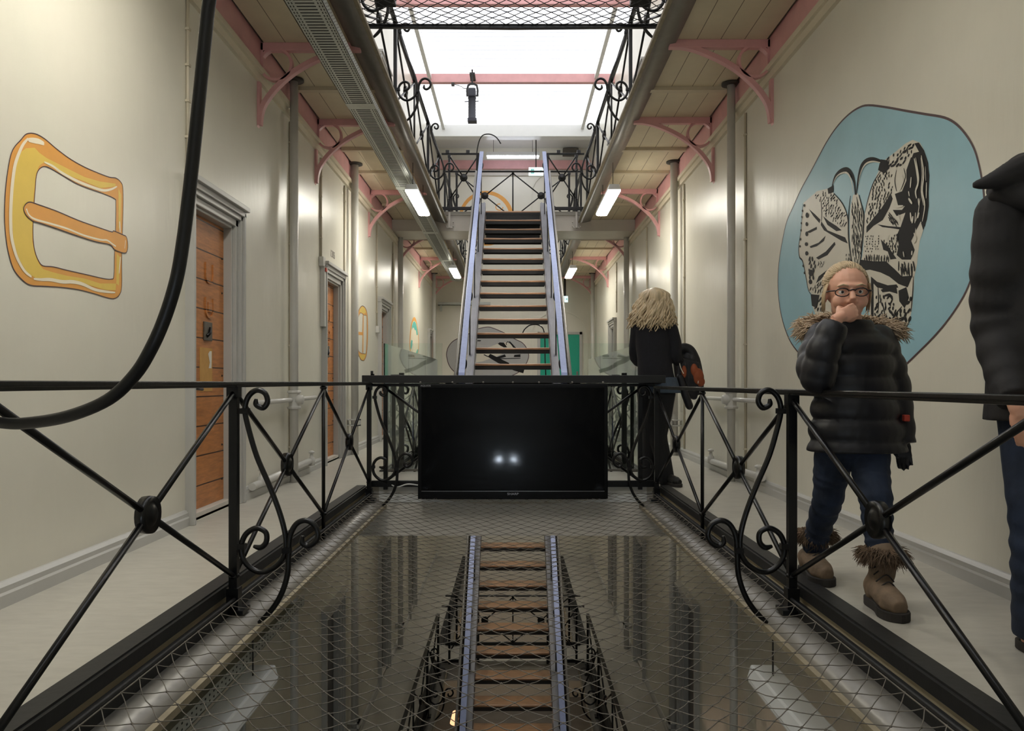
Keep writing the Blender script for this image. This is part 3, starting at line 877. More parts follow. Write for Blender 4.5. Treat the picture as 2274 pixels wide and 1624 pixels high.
# ------------------------------------------------------------------ pink iron brackets
BR = [(.012, -.66), (.022, -.57), (.055, -.48), (.14, -.365), (.265, -.25), (.40, -.165), (.53, -.105), (.64, -.065), (.74, -.046), (.825, -.042)]
def make_bracket():
    t = thing('gallery_bracket', (0, 0, 0))
    MB().box(-0.01, 0.83, -0.03, 0.03, -0.065, 0.0).build('arm', M['pink'], t, 0.004)
    MB().sweep(catmull([(x, 0, z) for x, z in BR], 4), 0.055, 0.04, (0.7, 0, -0.7)).build('strut', M['pink'], t, 0.003)
    MB().sweep([(.148 + .126 * math.cos(2 * math.pi * k / 28), 0, -.172 + .126 * math.sin(2 * math.pi * k / 28)) for k in range(28)], 0.022, 0.055, (0, 1, 0), True).build('ring', M['pink'], t, 0.002)
    MB().prism([(-0.005, -0.03, -0.24), (0.022, -0.03, -0.26), (0.022, -0.03, -0.62), (-0.005, -0.03, -0.69)], (0, 0.06, 0)).box(-0.01, 0.05, -0.03, 0.03, -0.24, 0.0).build('wall_plate', M['pink'], t, 0.003)
    return t
br = make_bracket()
ORD = ['first', 'second', 'third', 'fourth', 'fifth', 'sixth', 'seventh']
for sd, xw in ((-1, XL), (1, XR)):
    for i, y in enumerate((6.44, 8.30, 11.35, 14.4, 17.4, 20.5)):
        y -= 0.06 if sd > 0 else 0
        dup(br, (xw, y, SOF), math.pi if sd > 0 else 0, 'pink iron bracket with a ring, %s from the camera on the %s wall' % (ORD[i], ANG[sd]), 'pink gallery brackets')['category'] = 'bracket'
for c in list(br.children): bpy.data.objects.remove(c)
bpy.data.objects.remove(br)
# ------------------------------------------------------------------ pipes
def make_riser(r, valve):
    """wall at x=0, hall side +x, floor z=0"""
    t = thing('heating_pipe', (0, 0, 0))
    x = 0.085
    MB().tube([(x, 0, 0.0), (x, 0, SOF)], r, 16).build('riser', M['pipe'], t)
    MB().lathe([(r + 0.004, 0), (r + 0.05, 0.004), (r + 0.05, 0.02), (r, 0.022)], (x, 0, SOF - 0.024), 'z', 18).build('ceiling_collar', M['pipe_dark'], t)
    if valve:
        mb = MB().lathe([(r, -0.085), (0.062, -0.083), (0.066, -0.065), (0.05, -0.055), (0.05, 0.055), (0.066, 0.065), (0.062, 0.083), (r, 0.085)], (x, 0, 0.745), 'z', 8)
        mb.lathe([(0.045, 0), (0.05, 0.02), (0.04, 0.06), (0.02, 0.068)], (x + 0.02, 0, 0.745), 'x', 16)
        mb.build('manifold', M['pipe'], t, 0.002)
        MB().tube([(0.06, -0.98, 0.74), (0.07, 0, 0.745), (0.06, 0.88, 0.75)], 0.02, 10).build('branch_pipe', M['pipe'], t)
        MB().tube([(0.05, -1.05, 0.095), (0.05, 0.8, 0.125)], 0.03, 12).build('floor_pipe', M['pipe'], t)
        for y in (-0.85, 0.72):
            MB().lathe([(0.02, -0.05), (0.034, -0.045), (0.034, 0.02), (0.02, 0.03), (0.014, 0.07), (0.03, 0.075), (0.03, 0.09), (0.01, 0.1)], (0.06, y, 0.125), 'z', 10).build('end_valve', M['pipe'], t)
    else:
        MB().box(0.0, 0.15, -0.07, 0.07, 0.36, 0.375).box(0.0, 0.15, -0.07, 0.07, 0.43, 0.445).box(0.12, 0.15, -0.07, 0.07, 0.36, 0.445).build('pipe_bracket', M['pipe'], t, 0.002)
    return t
rv, rp = make_riser(0.037, True), make_riser(0.047, False)
def put(src, sd, y, L, label, grp):
    r = dup(src, (XL if sd < 0 else XR, y, L * H), math.pi if sd > 0 else 0, label, grp)
    r['category'] = 'pipe'
G1 = 'grey heating risers'
put(rv, -1, 7.19, 0, 'thin grey heating riser with a round valve, beside the nearest wooden door', G1)
put(rv, 1, 7.28, 0, 'thin grey heating riser with a round valve, next to the butterfly mural', G1)
for sd in (-1, 1):
    put(rp, sd, 9.95 if sd < 0 else 9.86, 0, 'thick grey pipe from floor to gallery, second along the %s wall' % ANG[sd], G1)
    put(rp, sd, 14.0, 0, 'grey pipe beyond the bridge beam on the %s wall' % ANG[sd], G1)
    put(rp, sd, 19.9, 0, 'grey pipe in the far corner on the %s wall' % ANG[sd], G1)
    for y, nm in ((7.2, 'nearest the camera'), (9.95, 'second along'), (14.0, 'third along')):
        put(rp if y > 8 else rv, sd, y, -1, 'grey pipe on the storey below, %s on the %s wall' % (nm, ANG[sd]), 'pipes of the storey below')
for t in (rv, rp):
    for c in list(t.children): bpy.data.objects.remove(c)
    bpy.data.objects.remove(t)
def conduit(sd, y, z0, z1, label, box=False, r=0.011):
    xw = XL if sd < 0 else XR
    t = thing('wall_conduit', (xw, y, z0), label, 'conduit', 'thin wall conduits')
    MB().tube([(xw - sd * 0.011, y, z0), (xw - sd * 0.011, y, z1)], r, 8).build('tube', M['conduit'], t)
    if box:
        MB().box(*sorted((xw, xw - sd * 0.05)), y - 0.05, y + 0.05, z0 - 0.1, z0).build('junction_box', M['pipe'], t, 0.004)
    for k in range(4):
        zz = z0 + 0.2 + (z1 - z0 - 0.4) * k / 3
        MB().box(*sorted((xw, xw - sd * 0.026)), y - 0.018, y + 0.018, zz, zz + 0.015).build('clip', M['conduit'], t)
conduit(-1, 5.02, 2.24, 3.32, 'thin cream conduit dropping to the nearest door frame')
conduit(-1, 7.33, 0.1, 3.3, 'thin cream conduit close behind the nearest heating riser')
conduit(-1, 8.50, 2.24, 3.3, 'brown-grey conduit dropping to the box at the second wooden door', True, 0.014)
conduit(-1, 9.70, 0.1, 3.3, 'thin conduit just before the thick pipe on the buckle-mural wall')
conduit(-1, 12.0, 1.75, 3.3, 'thin conduit dropping to a small box at the third wooden door', True)
conduit(-1, 13.6, 0.1, 3.3, 'thin conduit before the pipe beyond the bridge on the buckle-mural wall')
conduit(1, 7.09, 0.1, 3.3, 'thin cream conduit beside the riser next to the butterfly mural')
conduit(1, 9.62, 0.1, 3.3, 'thin conduit just before the thick pipe on the butterfly-mural wall')
conduit(1, 12.3, 0.1, 3.3, 'thin conduit before the first grey door on the butterfly-mural wall')
conduit(1, 15.9, 2.3, 3.3, 'thin conduit over the far grey door on the butterfly-mural wall')
t = thing('wall_trunking', (XL, 8.53, 1.5), 'grey trunking with a small alarm box beside the second wooden door', 'trunking')
MB().box(XL, XL + 0.05, 8.51, 8.575, 1.5, 2.16).build('trunking_cover', M['pipe'], t, 0.004)
MB().box(XL + 0.045, XL + 0.065, 8.52, 8.57, 2.09, 2.13).build('alarm_button', mat('red_button', (200, 70, 50), 0.4), t, 0.003)
tx = text('door_number', '1305', (XL + 0.002, 9.10, 2.36), (math.pi / 2, 0, math.pi / 2), 0.115, mat('faint_grey_lettering', (140, 135, 128), 0.6))
tag(tx, 'faint painted number on the wall above the second wooden door', 'number')
# ------------------------------------------------------------------ lamps
def make_lamp(m):
    t = thing('ceiling_lamp', (0, 0, 0))
    n = 0.08
    MB().prism([(-n, -0.7, 0.028), (n, -0.7, 0.028), (n - 0.018, -0.7, 0.095), (-n + 0.018, -0.7, 0.095)], (0, 1.4, 0)).build('housing', M['lamp_white'], t, 0.008)
    MB().prism([(-n + .004, -0.69, 0.03), (-n + .004, -0.69, 0.012), (-n + 0.02, -0.69, 0.0), (n - 0.02, -0.69, 0.0), (n - .004, -0.69, 0.012), (n - .004, -0.69, 0.03)], (0, 1.38, 0)).build('diffuser', m, t, 0.006)
    for y in (-0.55, 0.55):
        MB().tube([(0, y, 0.09), (0, y, SOF - 3.2)], 0.004, 6).build('hanging_wire', M['pipe_dark'], t)
        MB().lathe([(0.03, 0), (0.03, 0.03), (0.02, 0.035)], (0, y, SOF - 3.2 - 0.035), 'z', 12).build('ceiling_rose', M['pipe'], t)
    return t
la, lb, lc, ld = make_lamp(M['lamp_on']), make_lamp(M['lamp_low']), make_lamp(M['lamp_dim']), make_lamp(M['lamp_off'])
for sd in (-1, 1):
    for i, y in enumerate((3.25, 10.3, 16.9)):
        r = dup(lc if (i == 0 and sd > 0) else la, (sd * 1.224, y, 3.2), 0, 'lit fluorescent lamp under the upper gallery, %s from the camera on the %s side' % (ORD[i], ANG[sd]), 'lit fluorescent lamps')
        r['category'] = 'lamp'
        r = dup(ld if i == 0 else lb, (sd * 1.224, y - (0.05 if i == 0 else 0), 3.2 - H), 0, 'white lamp on the storey below, %s from the camera on the %s side' % (ORD[i], ANG[sd]), 'lamps of the storey below')
        r['category'] = 'lamp'
for t in (la, lb, lc, ld):
    for c in list(t.children): bpy.data.objects.remove(c)
    bpy.data.objects.remove(t)
t = thing('wall_lamp', (0, 20.4, 6.9), 'long lit lamp hanging above the stair head in front of the upper end wall', 'lamp')
MB().box(-0.68, 0.68, 20.35, 20.45, 6.70, 6.80).build('housing', M['lamp_white'], t, 0.01)
MB().box(-0.66, 0.66, 20.345, 20.455, 6.655, 6.705).build('diffuser', M['lamp_up'], t, 0.01)
for x in (-0.5, 0.5):
    MB().tube([(x, 20.4, 6.79), (x, 20.4, TOPZ - 0.045)], 0.005, 6).build('hanging_wire', M['pipe_dark'], t)
def exit_sign(loc, label, w, h, hang):
    t = thing('exit_sign', loc, label, 'sign')
    x, y, z = loc
    MB().box(x - w / 2, x + w / 2, y - 0.03, y + 0.03, z, z + h).build('light_box', M['exit'], t, 0.005)
    MB().box(x - w * 0.36, x - w * 0.12, y - 0.032, y - 0.029, z + h * 0.2, z + h * 0.8).box(x + 0.02, x + w * 0.3, y - 0.032, y - 0.029, z + h * 0.42, z + h * 0.58).prism([(x + w * .3, y - .032, z + h * .25), (x + w * .42, y - .032, z + h * .5), (x + w * .3, y - .032, z + h * .75)], (0, 0.003, 0)).build('pictogram', M['exit_green'], t)
    MB().tube([(x, y, z + h), (x, y, hang)], 0.03 if hang - z < 1 else 0.015, 8).build('hanger', M['pipe_dark'], t)
exit_sign((0.58, 20.0, 6.10), 'lit exit sign hanging in front of the upper end wall', 0.37, 0.20, TOPZ - 0.04)
exit_sign((1.37, 21.0, 3.02), 'small lit exit sign over the teal door', 0.16, 0.16, SOF)
# ------------------------------------------------------------------ cable trays
def tray(x0, x1, y0, y1, z, label):
    t = thing('cable_tray', ((x0 + x1) / 2, (y0 + y1) / 2, z), label, 'cable tray')
    mb = MB().box(x0, x1, y0, y1, z, z + 0.004).box(x0, x0 + 0.004, y0, y1, z, z + 0.05).box(x1 - 0.004, x1, y0, y1, z, z + 0.06)
    y = y0 + 2.6
    while y < y1:
        mb.box(x0 - 0.003, x1 + 0.003, y - 0.07, y + 0.07, z - 0.003, z + 0.002); y += 3.0
    mb.build('tray', M['zinc'], t)
    sl = MB()
    y = y0 + 0.02
    while y < y1 - 0.05:
        sl.box(x0 + 0.06, x1 - 0.06, y, y + 0.014, z - 0.0015, z + 0.001)
        for xx in (x0 + 0.016, x0 + 0.036, x1 - 0.04, x1 - 0.02):
            sl.box(xx, xx + 0.007, y - 0.004, y + 0.018, z - 0.0015, z + 0.001)
        for zz in (z + 0.016, z + 0.04):
            sl.box(x1 - 0.001, x1 + 0.0012, y, y + 0.012, zz, zz + 0.007)
        y += 0.045
    sl.build('perforation', M['slot'], t, fixn=False)
    hg = MB()
    for y in [y0 + 0.9 + 2.4 * k for k in range(int((y1 - y0) / 2.4))]:
        hg.tube([((x0 + x1) / 2, y, z), ((x0 + x1) / 2, y, z + (SOF - 3.365))], 0.006, 6)
    hg.build('hangers', M['zinc'], t)
tray(-1.476, -1.23, 1.5, 19.3, 3.365, 'long perforated cable tray under the upper gallery')
tray(-1.476, -1.23, 1.0, 4.7, 3.365 - H, 'perforated cable tray below the walkway, seen through the net')
tag(MB().box(-2.0, -0.6, Y1 - 0.13, Y1, 2.97, 2.98).box(-2.0, -0.6, Y1 - 0.13, Y1 - 0.12, 2.97, 3.05).box(-1.95, -1.9, Y1 - 0.12, Y1, 2.82, 2.97).build('cable_tray', M['zinc']), 'short cable tray across the far wall above the grey mural', 'cable tray')
# ------------------------------------------------------------------ stage spotlight under the roof beam
cx, cy = -0.82, 15.9
zt = EZ + (850 - 187) * cy / F
q = lambda px, py: (cx + (px - 1049) * cy / F, EZ - (py - 850) * cy / F)
t = thing('stage_spotlight', (cx, cy, zt), 'dark stage spotlight hanging point down below the pink roof beam', 'spotlight')
bx = lambda x0, y0, x1, y1, d=0.11: (q(x0, 0)[0], q(x1, 0)[0], cy - d, cy + d, q(0, y1)[1], q(0, y0)[1])
MB().box(*bx(1041, 198, 1058, 219)).build('lamp_house', M['spot'], t, 0.03)
MB().lathe([(0.085, 0), (0.088, 0.02), (0.076, 0.03), (0.074, 0.40), (0.082, 0.42), (0.082, 0.45)], (q(1049.5, 0)[0], cy, q(0, 266)[1]), 'z', 18).build('lens_tube', M['spot'], t)
MB().box(*bx(1040, 265, 1060, 272, 0.09)).build('gel_frame', M['spot'], t, 0.005)
yk = [(*q(1039, 214),), (*q(1038.5, 200),), (*q(1041, 190),), (*q(1046, 186.5),), (*q(1054, 186.5),), (*q(1060, 190),), (*q(1062, 200),), (*q(1061.5, 214),)]
MB().sweep([(a, cy, b) for a, b in yk], 0.04, 0.022, (0, 1, 0)).build('yoke', M['iron'], t)
MB().sweep([(q(1050, 0)[0], cy, q(0, 187)[1]), (q(1050, 0)[0], cy, TOPZ - 0.1)], 0.03, 0.03, (0, 1, 0)).box(q(1044, 0)[0], q(1056, 0)[0], cy - 0.02, 16.25, TOPZ - 0.20, TOPZ - 0.16).build('clamp', M['iron'], t)
MB().tube([(q(1037, 0)[0], cy, q(0, 213)[1]), (q(1064, 0)[0], cy, q(0, 213)[1])], 0.015, 8).tube([(q(1033, 0)[0], cy, q(0, 226)[1]), (q(1064, 0)[0], cy, q(0, 225)[1])], 0.008, 8).build('knobs', M['iron'], t)
MB().tube(catmull([(q(1040, 0)[0], cy, q(0, 197)[1]), (q(1030, 0)[0], cy + .1, q(0, 192)[1]), (q(1024, 0)[0], 16.2, q(0, 180)[1]), (q(1008, 0)[0], 16.235, q(0, 173)[1])], 5), 0.006, 6).box(q(1001, 0)[0], q(1008, 0)[0], 16.19, 16.24, q(0, 178)[1], q(0, 171)[1]).build('supply_cable', M['pipe_dark'], t)
# ------------------------------------------------------------------ warm lamp on the ground floor and the lamps that show in the television
lt = thing('floor_lamp', (-1.2, 17.2, -2 * H), 'warm lamp on the ground floor below the lower stair', 'lamp')
MB().lathe([(0.14, 0), (0.14, 0.02), (0.012, 0.03), (0.012, 1.2), (0.001, 1.21)], (-1.2, 17.2, -2 * H), 'z', 16).build('stand', M['iron'], lt)
MB().lathe([(0.08, 1.1), (0.16, 1.1), (0.10, 1.34), (0.02, 1.35)], (-1.2, 17.2, -2 * H), 'z', 20).build('lamp_shade', mat('warm_shade', (240, 190, 150), 0.6, emit=(255, 190, 140), estr=1.5), lt)
fl = bpy.data.lights.new('floor_lamp_bulb', 'POINT')
fl.energy = 22; fl.color = (1, 0.66, 0.45); fl.shadow_soft_size = 0.08
flo = bpy.data.objects.new('bulb', fl); COL.objects.link(flo); flo.location = (0, 0, 1.0); flo.parent = lt
tw = thing('twin_spotlight', (-0.14, -3.9, -0.75), 'pair of small white spotlights on the end wall behind the viewer', 'lamp')
for dx in (-0.16, 0.16):
    MB().lathe([(0.015, -0.09), (0.03, -0.07), (0.036, 0.0), (0.03, 0.005)], (-0.14 + dx, -3.78, -0.75), 'y', 16).build('lamp_head', M['iron'], tw)
    MB().lathe([(0.03, 0.004), (0.026, 0.012), (0.001, 0.016)], (-0.14 + dx, -3.78, -0.75), 'y', 16).build('bulb', mat('white_spot_bulb', (250, 250, 250), 0.3, emit=(225, 240, 255), estr=1800), tw)
MB().box(-0.36, 0.08, -3.98, -3.86, -0.8, -0.7).build('mounting_bar', M['iron'], tw, 0.01)

# small fittings high up
for sd in (-1, 1):
    q0 = P(CX + sd * 284, 0, 6.02)
    t = thing('equipment_box', (q0.x, 6.02, q0.z), 'black box on the upper net corner, %s side' % ANG[sd], 'box')  # plain black equipment box, its use unknown
    MB().box(q0.x - .075, q0.x + .075, 5.95, 6.10, q0.z - .022, q0.z + .12).build('case', M['tvbody'], t, 0.01)
    MB().box(*sorted((q0.x, sd * 1.205)), 6.01, 6.04, q0.z + .02, q0.z + .05).build('mounting_arm', M['iron'], t)
q0 = P(1267, 338, Y1 - 0.08)
tag(MB().box(q0.x - .21, q0.x + .21, Y1 - 0.13, Y1 - 0.001, q0.z - .10, q0.z + .10).build('wall_box', M['ironplate'], None, 0.01), 'grey box high on the upper end wall, butterfly-mural side', 'box')
# ------------------------------------------------------------------ murals painted on the walls
M['m_black'] = mat('mural_black_paint', (20, 19, 20), 0.6, spec=0.25)
M['m_line'] = mat('mural_outline_paint', (74, 48, 52), 0.45)
M['m_blue'] = mat('mural_blue_paint', (150, 196, 212), 0.38, var=0.07, vscale=2.5, rvar=0.06)
M['m_cream'] = mat('mural_cream_paint', (216, 210, 194), 0.38, var=0.04)
M['m_orange'] = mat('mural_orange_paint', (232, 164, 74), 0.4, var=0.06, vscale=6)
M['m_yellow'] = mat('mural_yellow_paint', (234, 200, 88), 0.4, var=0.06, vscale=6)
M['m_white'] = mat('mural_white_paint', (246, 234, 208), 0.4)
M['m_grey'] = mat('mural_grey_paint', (176, 175, 174), 0.4, var=0.05)
M['m_green'] = mat('mural_sea_green_paint', (96, 196, 184), 0.4, var=0.05)
def zc(pts, ox, oy, s, X):
    return [wallp(ox + x / s, oy + y / s, X) for x, y in pts]
def smooth2(pts, n=4, closed=True):
    return [(q.x, q.y) for q in catmull([(x, y, 0) for x, y in pts], n, closed)]
# --- yellow buckle
BX = (0, 280, 4.06, XL)
OUT = smooth2([(235,72),(315,70),(400,115),(500,200),(620,290),(740,360),(850,410),(980,460),(1045,470),(1090,510),(1105,560),(1108,700),(1102,950),(1095,1200),(1095,1440),(1075,1520),(1030,1555),(970,1550),(840,1510),(700,1475),(550,1455),(400,1445),(270,1435),(190,1380),(120,1290),(75,1150),(50,1000),(38,820),(45,600),(65,420),(95,260),(130,185),(180,130)])
INN = smooth2([(395,365),(450,380),(560,445),(680,515),(800,565),(930,610),(1030,655),(1043,700),(1040,950),(1030,1150),(1025,1350),(1000,1380),(930,1375),(800,1345),(600,1300),(480,1270),(385,1260),(345,1215),(315,1140),(298,1040),(295,900),(305,700),(315,560),(325,450),(350,390)])
TON = smooth2([(265,685),(330,705),(500,765),(700,850),(900,920),(1005,955),(1020,945),(1100,980),(1135,1000),(1148,1070),(1140,1130),(1110,1145),(1030,1115),(990,1070),(850,1040),(650,975),(480,915),(340,870),(290,855),(235,810),(208,750),(225,705)], 3)
N = (1, 0, 0)
o3, i3, t3 = zc(OUT, *BX), zc(INN, *BX), zc(TON, *BX)
t = thing('buckle_mural', (XL, 3.7, 1.2), 'large yellow belt buckle painted on the wall nearest the camera', 'mural')
flat('buckle_frame', [o3], N, 0.0008, M['m_orange'], t, [i3])
YEL = [(180,240),(230,200),(310,195),(350,240),(420,290),(480,320),(640,400),(760,460),(900,500),(1040,520),(1040,545),(900,560),(760,500),(600,440),(390,330),(350,360),(320,440),(305,600),(295,700),(290,900),(288,1040),(310,1150),(345,1235),(385,1290),(480,1320),(600,1350),(760,1375),(900,1420),(1045,1420),(1040,1480),(950,1480),(820,1440),(640,1400),(480,1390),(330,1380),(240,1320),(170,1200),(120,1050),(105,850),(115,600),(130,440),(155,310)]
flat('yellow_tone', [zc(YEL, *BX), zc([(1065,560),(1090,620),(1085,900),(1065,930)], *BX), zc([(1050,1150),(1078,1180),(1070,1440),(1045,1420)], *BX)], N, 0.0014, M['m_yellow'], t)
for pts, wd in (([(250,112),(205,165),(165,250),(130,360),(108,520),(95,700),(92,850),(100,1000),(130,1130),(165,1220),(220,1310),(280,1360)], 30),
                ([(250,125),(300,130),(350,140),(395,160)], 34), ([(395,325),(470,360),(560,425),(700,500),(840,555),(930,580),(1000,570),(1052,545)], 20),
                ([(300,1378),(370,1385),(450,1385),(560,1405),(650,1405),(740,1425),(850,1475),(960,1495),(1035,1502)], 24),
                ([(1075,860),(1080,960)], 16), ([(1083,1180),(1070,1330)], 14)):
    p3 = zc(smooth2(pts, 4, False), *BX)
    k = len(p3)
    hl = ribbon(p3, [wd / 4.06 * abs(XL) / 1000 * (0.35 + 1.1 * math.sin(math.pi * (i + .6) / (k + .2)) ** 0.5) * 0.95 for i in range(k)], N)
    flat('white_highlight', hl, N, 0.002, M['m_white'], t)
flat('buckle_tongue', [t3], N, 0.0022, M['m_orange'], t)
for pts, wd in (([(232,745),(255,800),(310,840),(450,880),(600,925),(750,985),(900,1025),(960,1030),(1010,1065),(1040,1085)], 17), ([(1128,1030),(1120,1105)], 10)):
    p3 = zc(smooth2(pts, 4, False), *BX)
    tl = ribbon(p3, wd / 4.06 * abs(XL) / 1000, N)
    flat('tongue_highlight', tl, N, 0.0027, M['m_white'], t)
flat('outline', ribbon(o3, 0.0045, N, True), N, 0.0018, M['m_line'], t)
flat('outline', ribbon(i3, 0.004, N, True), N, 0.0018, M['m_line'], t)
flat('tongue_outline', ribbon(t3, 0.0045, N, True), N, 0.0031, M['m_line'], t)
# --- butterfly
UX = (1720, 220, 2.5375, XR)
N = (-1, 0, 0)
BLUE = smooth2([(530,35),(640,48),(750,68),(850,85),(960,105),(1030,145),(1090,215),(1130,290),(1155,380),(1172,470),(1182,560),(1182,650),(1172,760),(1150,870),(1120,980),(1080,1085),(1025,1180),(960,1270),(890,1350),(800,1440),(700,1535),(620,1600),(520,1640),(420,1655),(310,1630),(235,1560),(160,1460),(95,1375),(55,1280),(30,1170),(20,1050),(25,930),(45,800),(70,690),(105,610),(150,510),(210,400),(290,250),(350,160),(410,95),(470,52)])
WL = [(205,550),(240,520),(300,505),(335,530),(370,570),(400,620),(415,680),(415,760),(430,860),(440,940),(430,1000),(350,1040),(280,1090),(250,1105),(215,1105),(190,1075),(175,1000),(160,915),(138,885),(140,820),(152,740),(158,650),(165,585)]
WLL = [(215,1110),(260,1100),(330,1080),(430,1010),(470,1000),(480,1300),(400,1400),(300,1300),(230,1210),(212,1160)]
WR = [(510,650),(530,560),(560,470),(590,400),(620,345),(680,300),(740,250),(780,230),(820,245),(845,290),(865,350),(875,430),(870,520),(872,600),(860,680),(840,740),(820,800),(810,870),(805,930),(790,1000),(785,1080),(778,1170),(765,1240),(730,1310),(690,1370),(650,1420),(600,1400),(560,1330),(540,1240),(520,1100),(500,1000),(490,920),(500,850)]
BO = [(445,540),(470,530),(490,600),(505,640),(500,760),(490,880),(480,960),(455,960),(435,900),(425,780),(425,680),(430,600)]
t = thing('butterfly_mural', (XR, 4.2, 1.2), 'large black and cream butterfly in a pale blue shape painted on the wall', 'mural')
b3 = zc(BLUE, *UX)
flat('blue_field', [b3], N, 0.0008, M['m_blue'], t)
flat('outline', ribbon(b3, 0.012, N, True), N, 0.0014, M['m_line'], t)
flat('wings', [zc(p, *UX) for p in (WL, WLL, WR, BO)], N, 0.0014, M['m_cream'], t)
bk = []
def stroke(pts, wd, n=4, taper=True):
    p3 = zc(smooth2(pts, n, False), *UX)
    k = len(p3)
    sc_ = (p3[0].y / F) / 2.5375
    ws = [wd * sc_ * ((0.35 + 0.75 * math.sin(math.pi * (i + .5) / k)) if taper else 1) for i in range(k)]
    return ribbon(p3, ws, N)
SOL = [[(745,410),(785,305),(845,290),(868,360),(874,450),(868,560),(868,620),(850,720),(826,690),(800,740),(770,620)],
       [(770,330),(800,320),(800,400),(812,470),(798,540),(822,600),(802,680),(792,760),(772,800),(792,850),(770,905),(720,905),(690,880),(702,820),(690,770),(705,735),(660,728),(610,722),(580,706),(640,716),(712,722),(740,640),(690,660),(668,625),(720,625),(738,602),(700,608),(690,570),(680,535),(720,520),(745,460),(745,400)],
       [(845,290),(865,350),(875,430),(870,520),(872,600),(860,680),(840,740),(828,700),(846,640),(852,560),(846,480),(850,400),(835,330),(812,290),(790,250),(815,245)],
       [(485,905),(560,915),(630,915),(680,960),(720,1000),(780,995),(752,1062),(700,1042),(650,1002),(600,978),(540,962),(500,968),(476,940)],
       [(520,755),(560,715),(612,682),(650,612),(668,562),(655,530),(640,560),(600,622),(552,680),(520,720)],
       [(545,1000),(580,1030),(640,1050),(690,1045),(700,1062),(640,1076),(580,1062),(560,1040),(560,1230),(545,1230)],
       [(600,1075),(640,1060),(690,1065),(695,1098),(650,1085),(610,1090)],
       [(265,690),(300,740),(350,760),(400,780),(415,815),(380,800),(330,770),(280,740),(262,710)],
       [(275,660),(310,690),(350,715),(380,740),(350,745),(300,710)], [(195,620),(230,650),(260,680),(255,700),(220,660)],
       [(200,830),(250,810),(290,770),(280,800),(240,830),(205,840)], [(235,895),(290,860),(340,805),(345,820),(300,880),(250,905)],
       [(235,1040),(250,1000),(310,955),(300,975),(260,1020)], [(180,750),(240,720),(240,735),(200,755)],
       [(600,790),(640,830),(690,900),(655,905),(640,860),(615,850)], [(300,505),(335,485),(335,525),(305,535)], [(600,340),(640,345),(650,390),(620,420),(585,400)],
       [(205,1100),(255,1105),(250,1130),(240,1180),(212,1165)], [(655,1250),(680,1280),(720,1310),(690,1360),(668,1330),(640,1290)], [(700,1080),(745,1060),(760,1120),(735,1180),(705,1140)]]
bk += [zc(p, *UX) for p in SOL]
for pts, wd in (([(325,500),(340,445),(370,412),(408,402),(435,425),(452,470),(457,540)], 30), ([(605,352),(560,340),(520,350),(492,380),(478,430),(470,480),(462,540)], 32),
                ([(430,545),(420,640),(418,760),(428,860),(442,940)], 15), ([(478,540),(498,620),(505,660),(500,760),(490,870),(478,960)], 17), ([(335,530),(385,590),(412,660),(416,740)], 9), ([(605,400),(560,470),(530,560),(512,640)], 9),
                ([(262,560),(268,640),(265,690)], 9), ([(160,590),(150,740),(138,830),(142,890),(160,915),(178,1000),(192,1075),(212,1108)], 9), ([(785,1000),(780,1100),(770,1200)], 10), ([(650,1420),(690,1370),(735,1305),(768,1240)], 9),
                ([(640,1400),(660,1340),(650,1280),(680,1220),(720,1170)], 14), ([(585,1060),(588,1140),(584,1210)], 12), ([(620,1110),(650,1105),(665,1130),(650,1160)], 18), ([(610,1150),(625,1220)], 12), ([(760,400),(770,460),(745,520),(750,560)], 14), ([(690,400),(680,460),(690,520)], 9), ([(730,390),(740,440),(715,510)], 9)):
    bk += stroke(pts, wd)
rnd = random.Random(11)
def dashes(poly, step, ln, wd, ang, jit=0.5, prob=0.85):
    xs = [p[0] for p in poly]; ys = [p[1] for p in poly]
    y = min(ys)
    while y < max(ys):
        x = min(xs) + rnd.random() * step
        while x < max(xs):
            if rnd.random() < prob and inpoly(x, y, poly):
                a = (ang(x, y) if callable(ang) else ang) + rnd.uniform(-jit, jit)
                l_ = ln * rnd.uniform(0.6, 1.4)
                dx, dy = math.cos(a) * l_ / 2, math.sin(a) * l_ / 2
                bk.extend(stroke([(x - dx, y - dy), (x + rnd.uniform(-2, 2), y + rnd.uniform(-2, 2)), (x + dx, y + dy)], wd * rnd.uniform(1.1, 1.9), 2))
            x += step * rnd.uniform(.75, 1.3)
        y += step * 0.95
dashes([(215,550),(300,515),(340,540),(400,640),(408,720),(380,725),(275,650),(262,580)], 15, 14, 6, 2.0)
dashes([(620,350),(690,300),(775,240),(800,260),(770,330),(735,380),(690,385),(640,400)], 20, 24, 9, 2.1, 0.7)
dashes([(560,480),(600,420),(660,400),(670,520),(640,550),(560,680),(520,700),(530,600)], 17, 17, 8, 1.7, 0.6)
dashes([(435,600),(480,560),(500,660),(490,880),(465,950),(440,880)], 14, 34, 5, 1.5, 0.2, 0.8)
dashes([(510,770),(590,760),(600,850),(510,870)], 15, 4, 6, 0.5)
dashes([(620,800),(700,740),(700,860),(660,880)], 16, 14, 9, 1.4)
dashes([(510,880),(650,885),(650,908),(510,905)], 13, 28, 7, 1.55, 0.1, 1)
dashes([(680,925),(800,930),(790,980),(720,980)], 17, 44, 9, 1.5, 0.15, 1)
dashes([(650,640),(700,700),(690,715),(650,690)], 9, 22, 4, 1.0, 0.2, 1)
dashes([(560,1100),(690,1095),(690,1200),(640,1300),(580,1330)], 22, 24, 9, 1.6, 0.9, 0.6)
dashes([(700,1190),(775,1080),(765,1240),(700,1350),(650,1400),(660,1320)], 24, 28, 13, 1.9, 0.9, 0.8)
dashes([(190,1075),(300,1010),(420,1000),(340,1050),(260,1095)], 15, 20, 6, 1.9, 0.3, 0.9)
dashes([(195,880),(230,900),(230,1000),(200,1040)], 22, 18, 12, 1.6, 0.6)
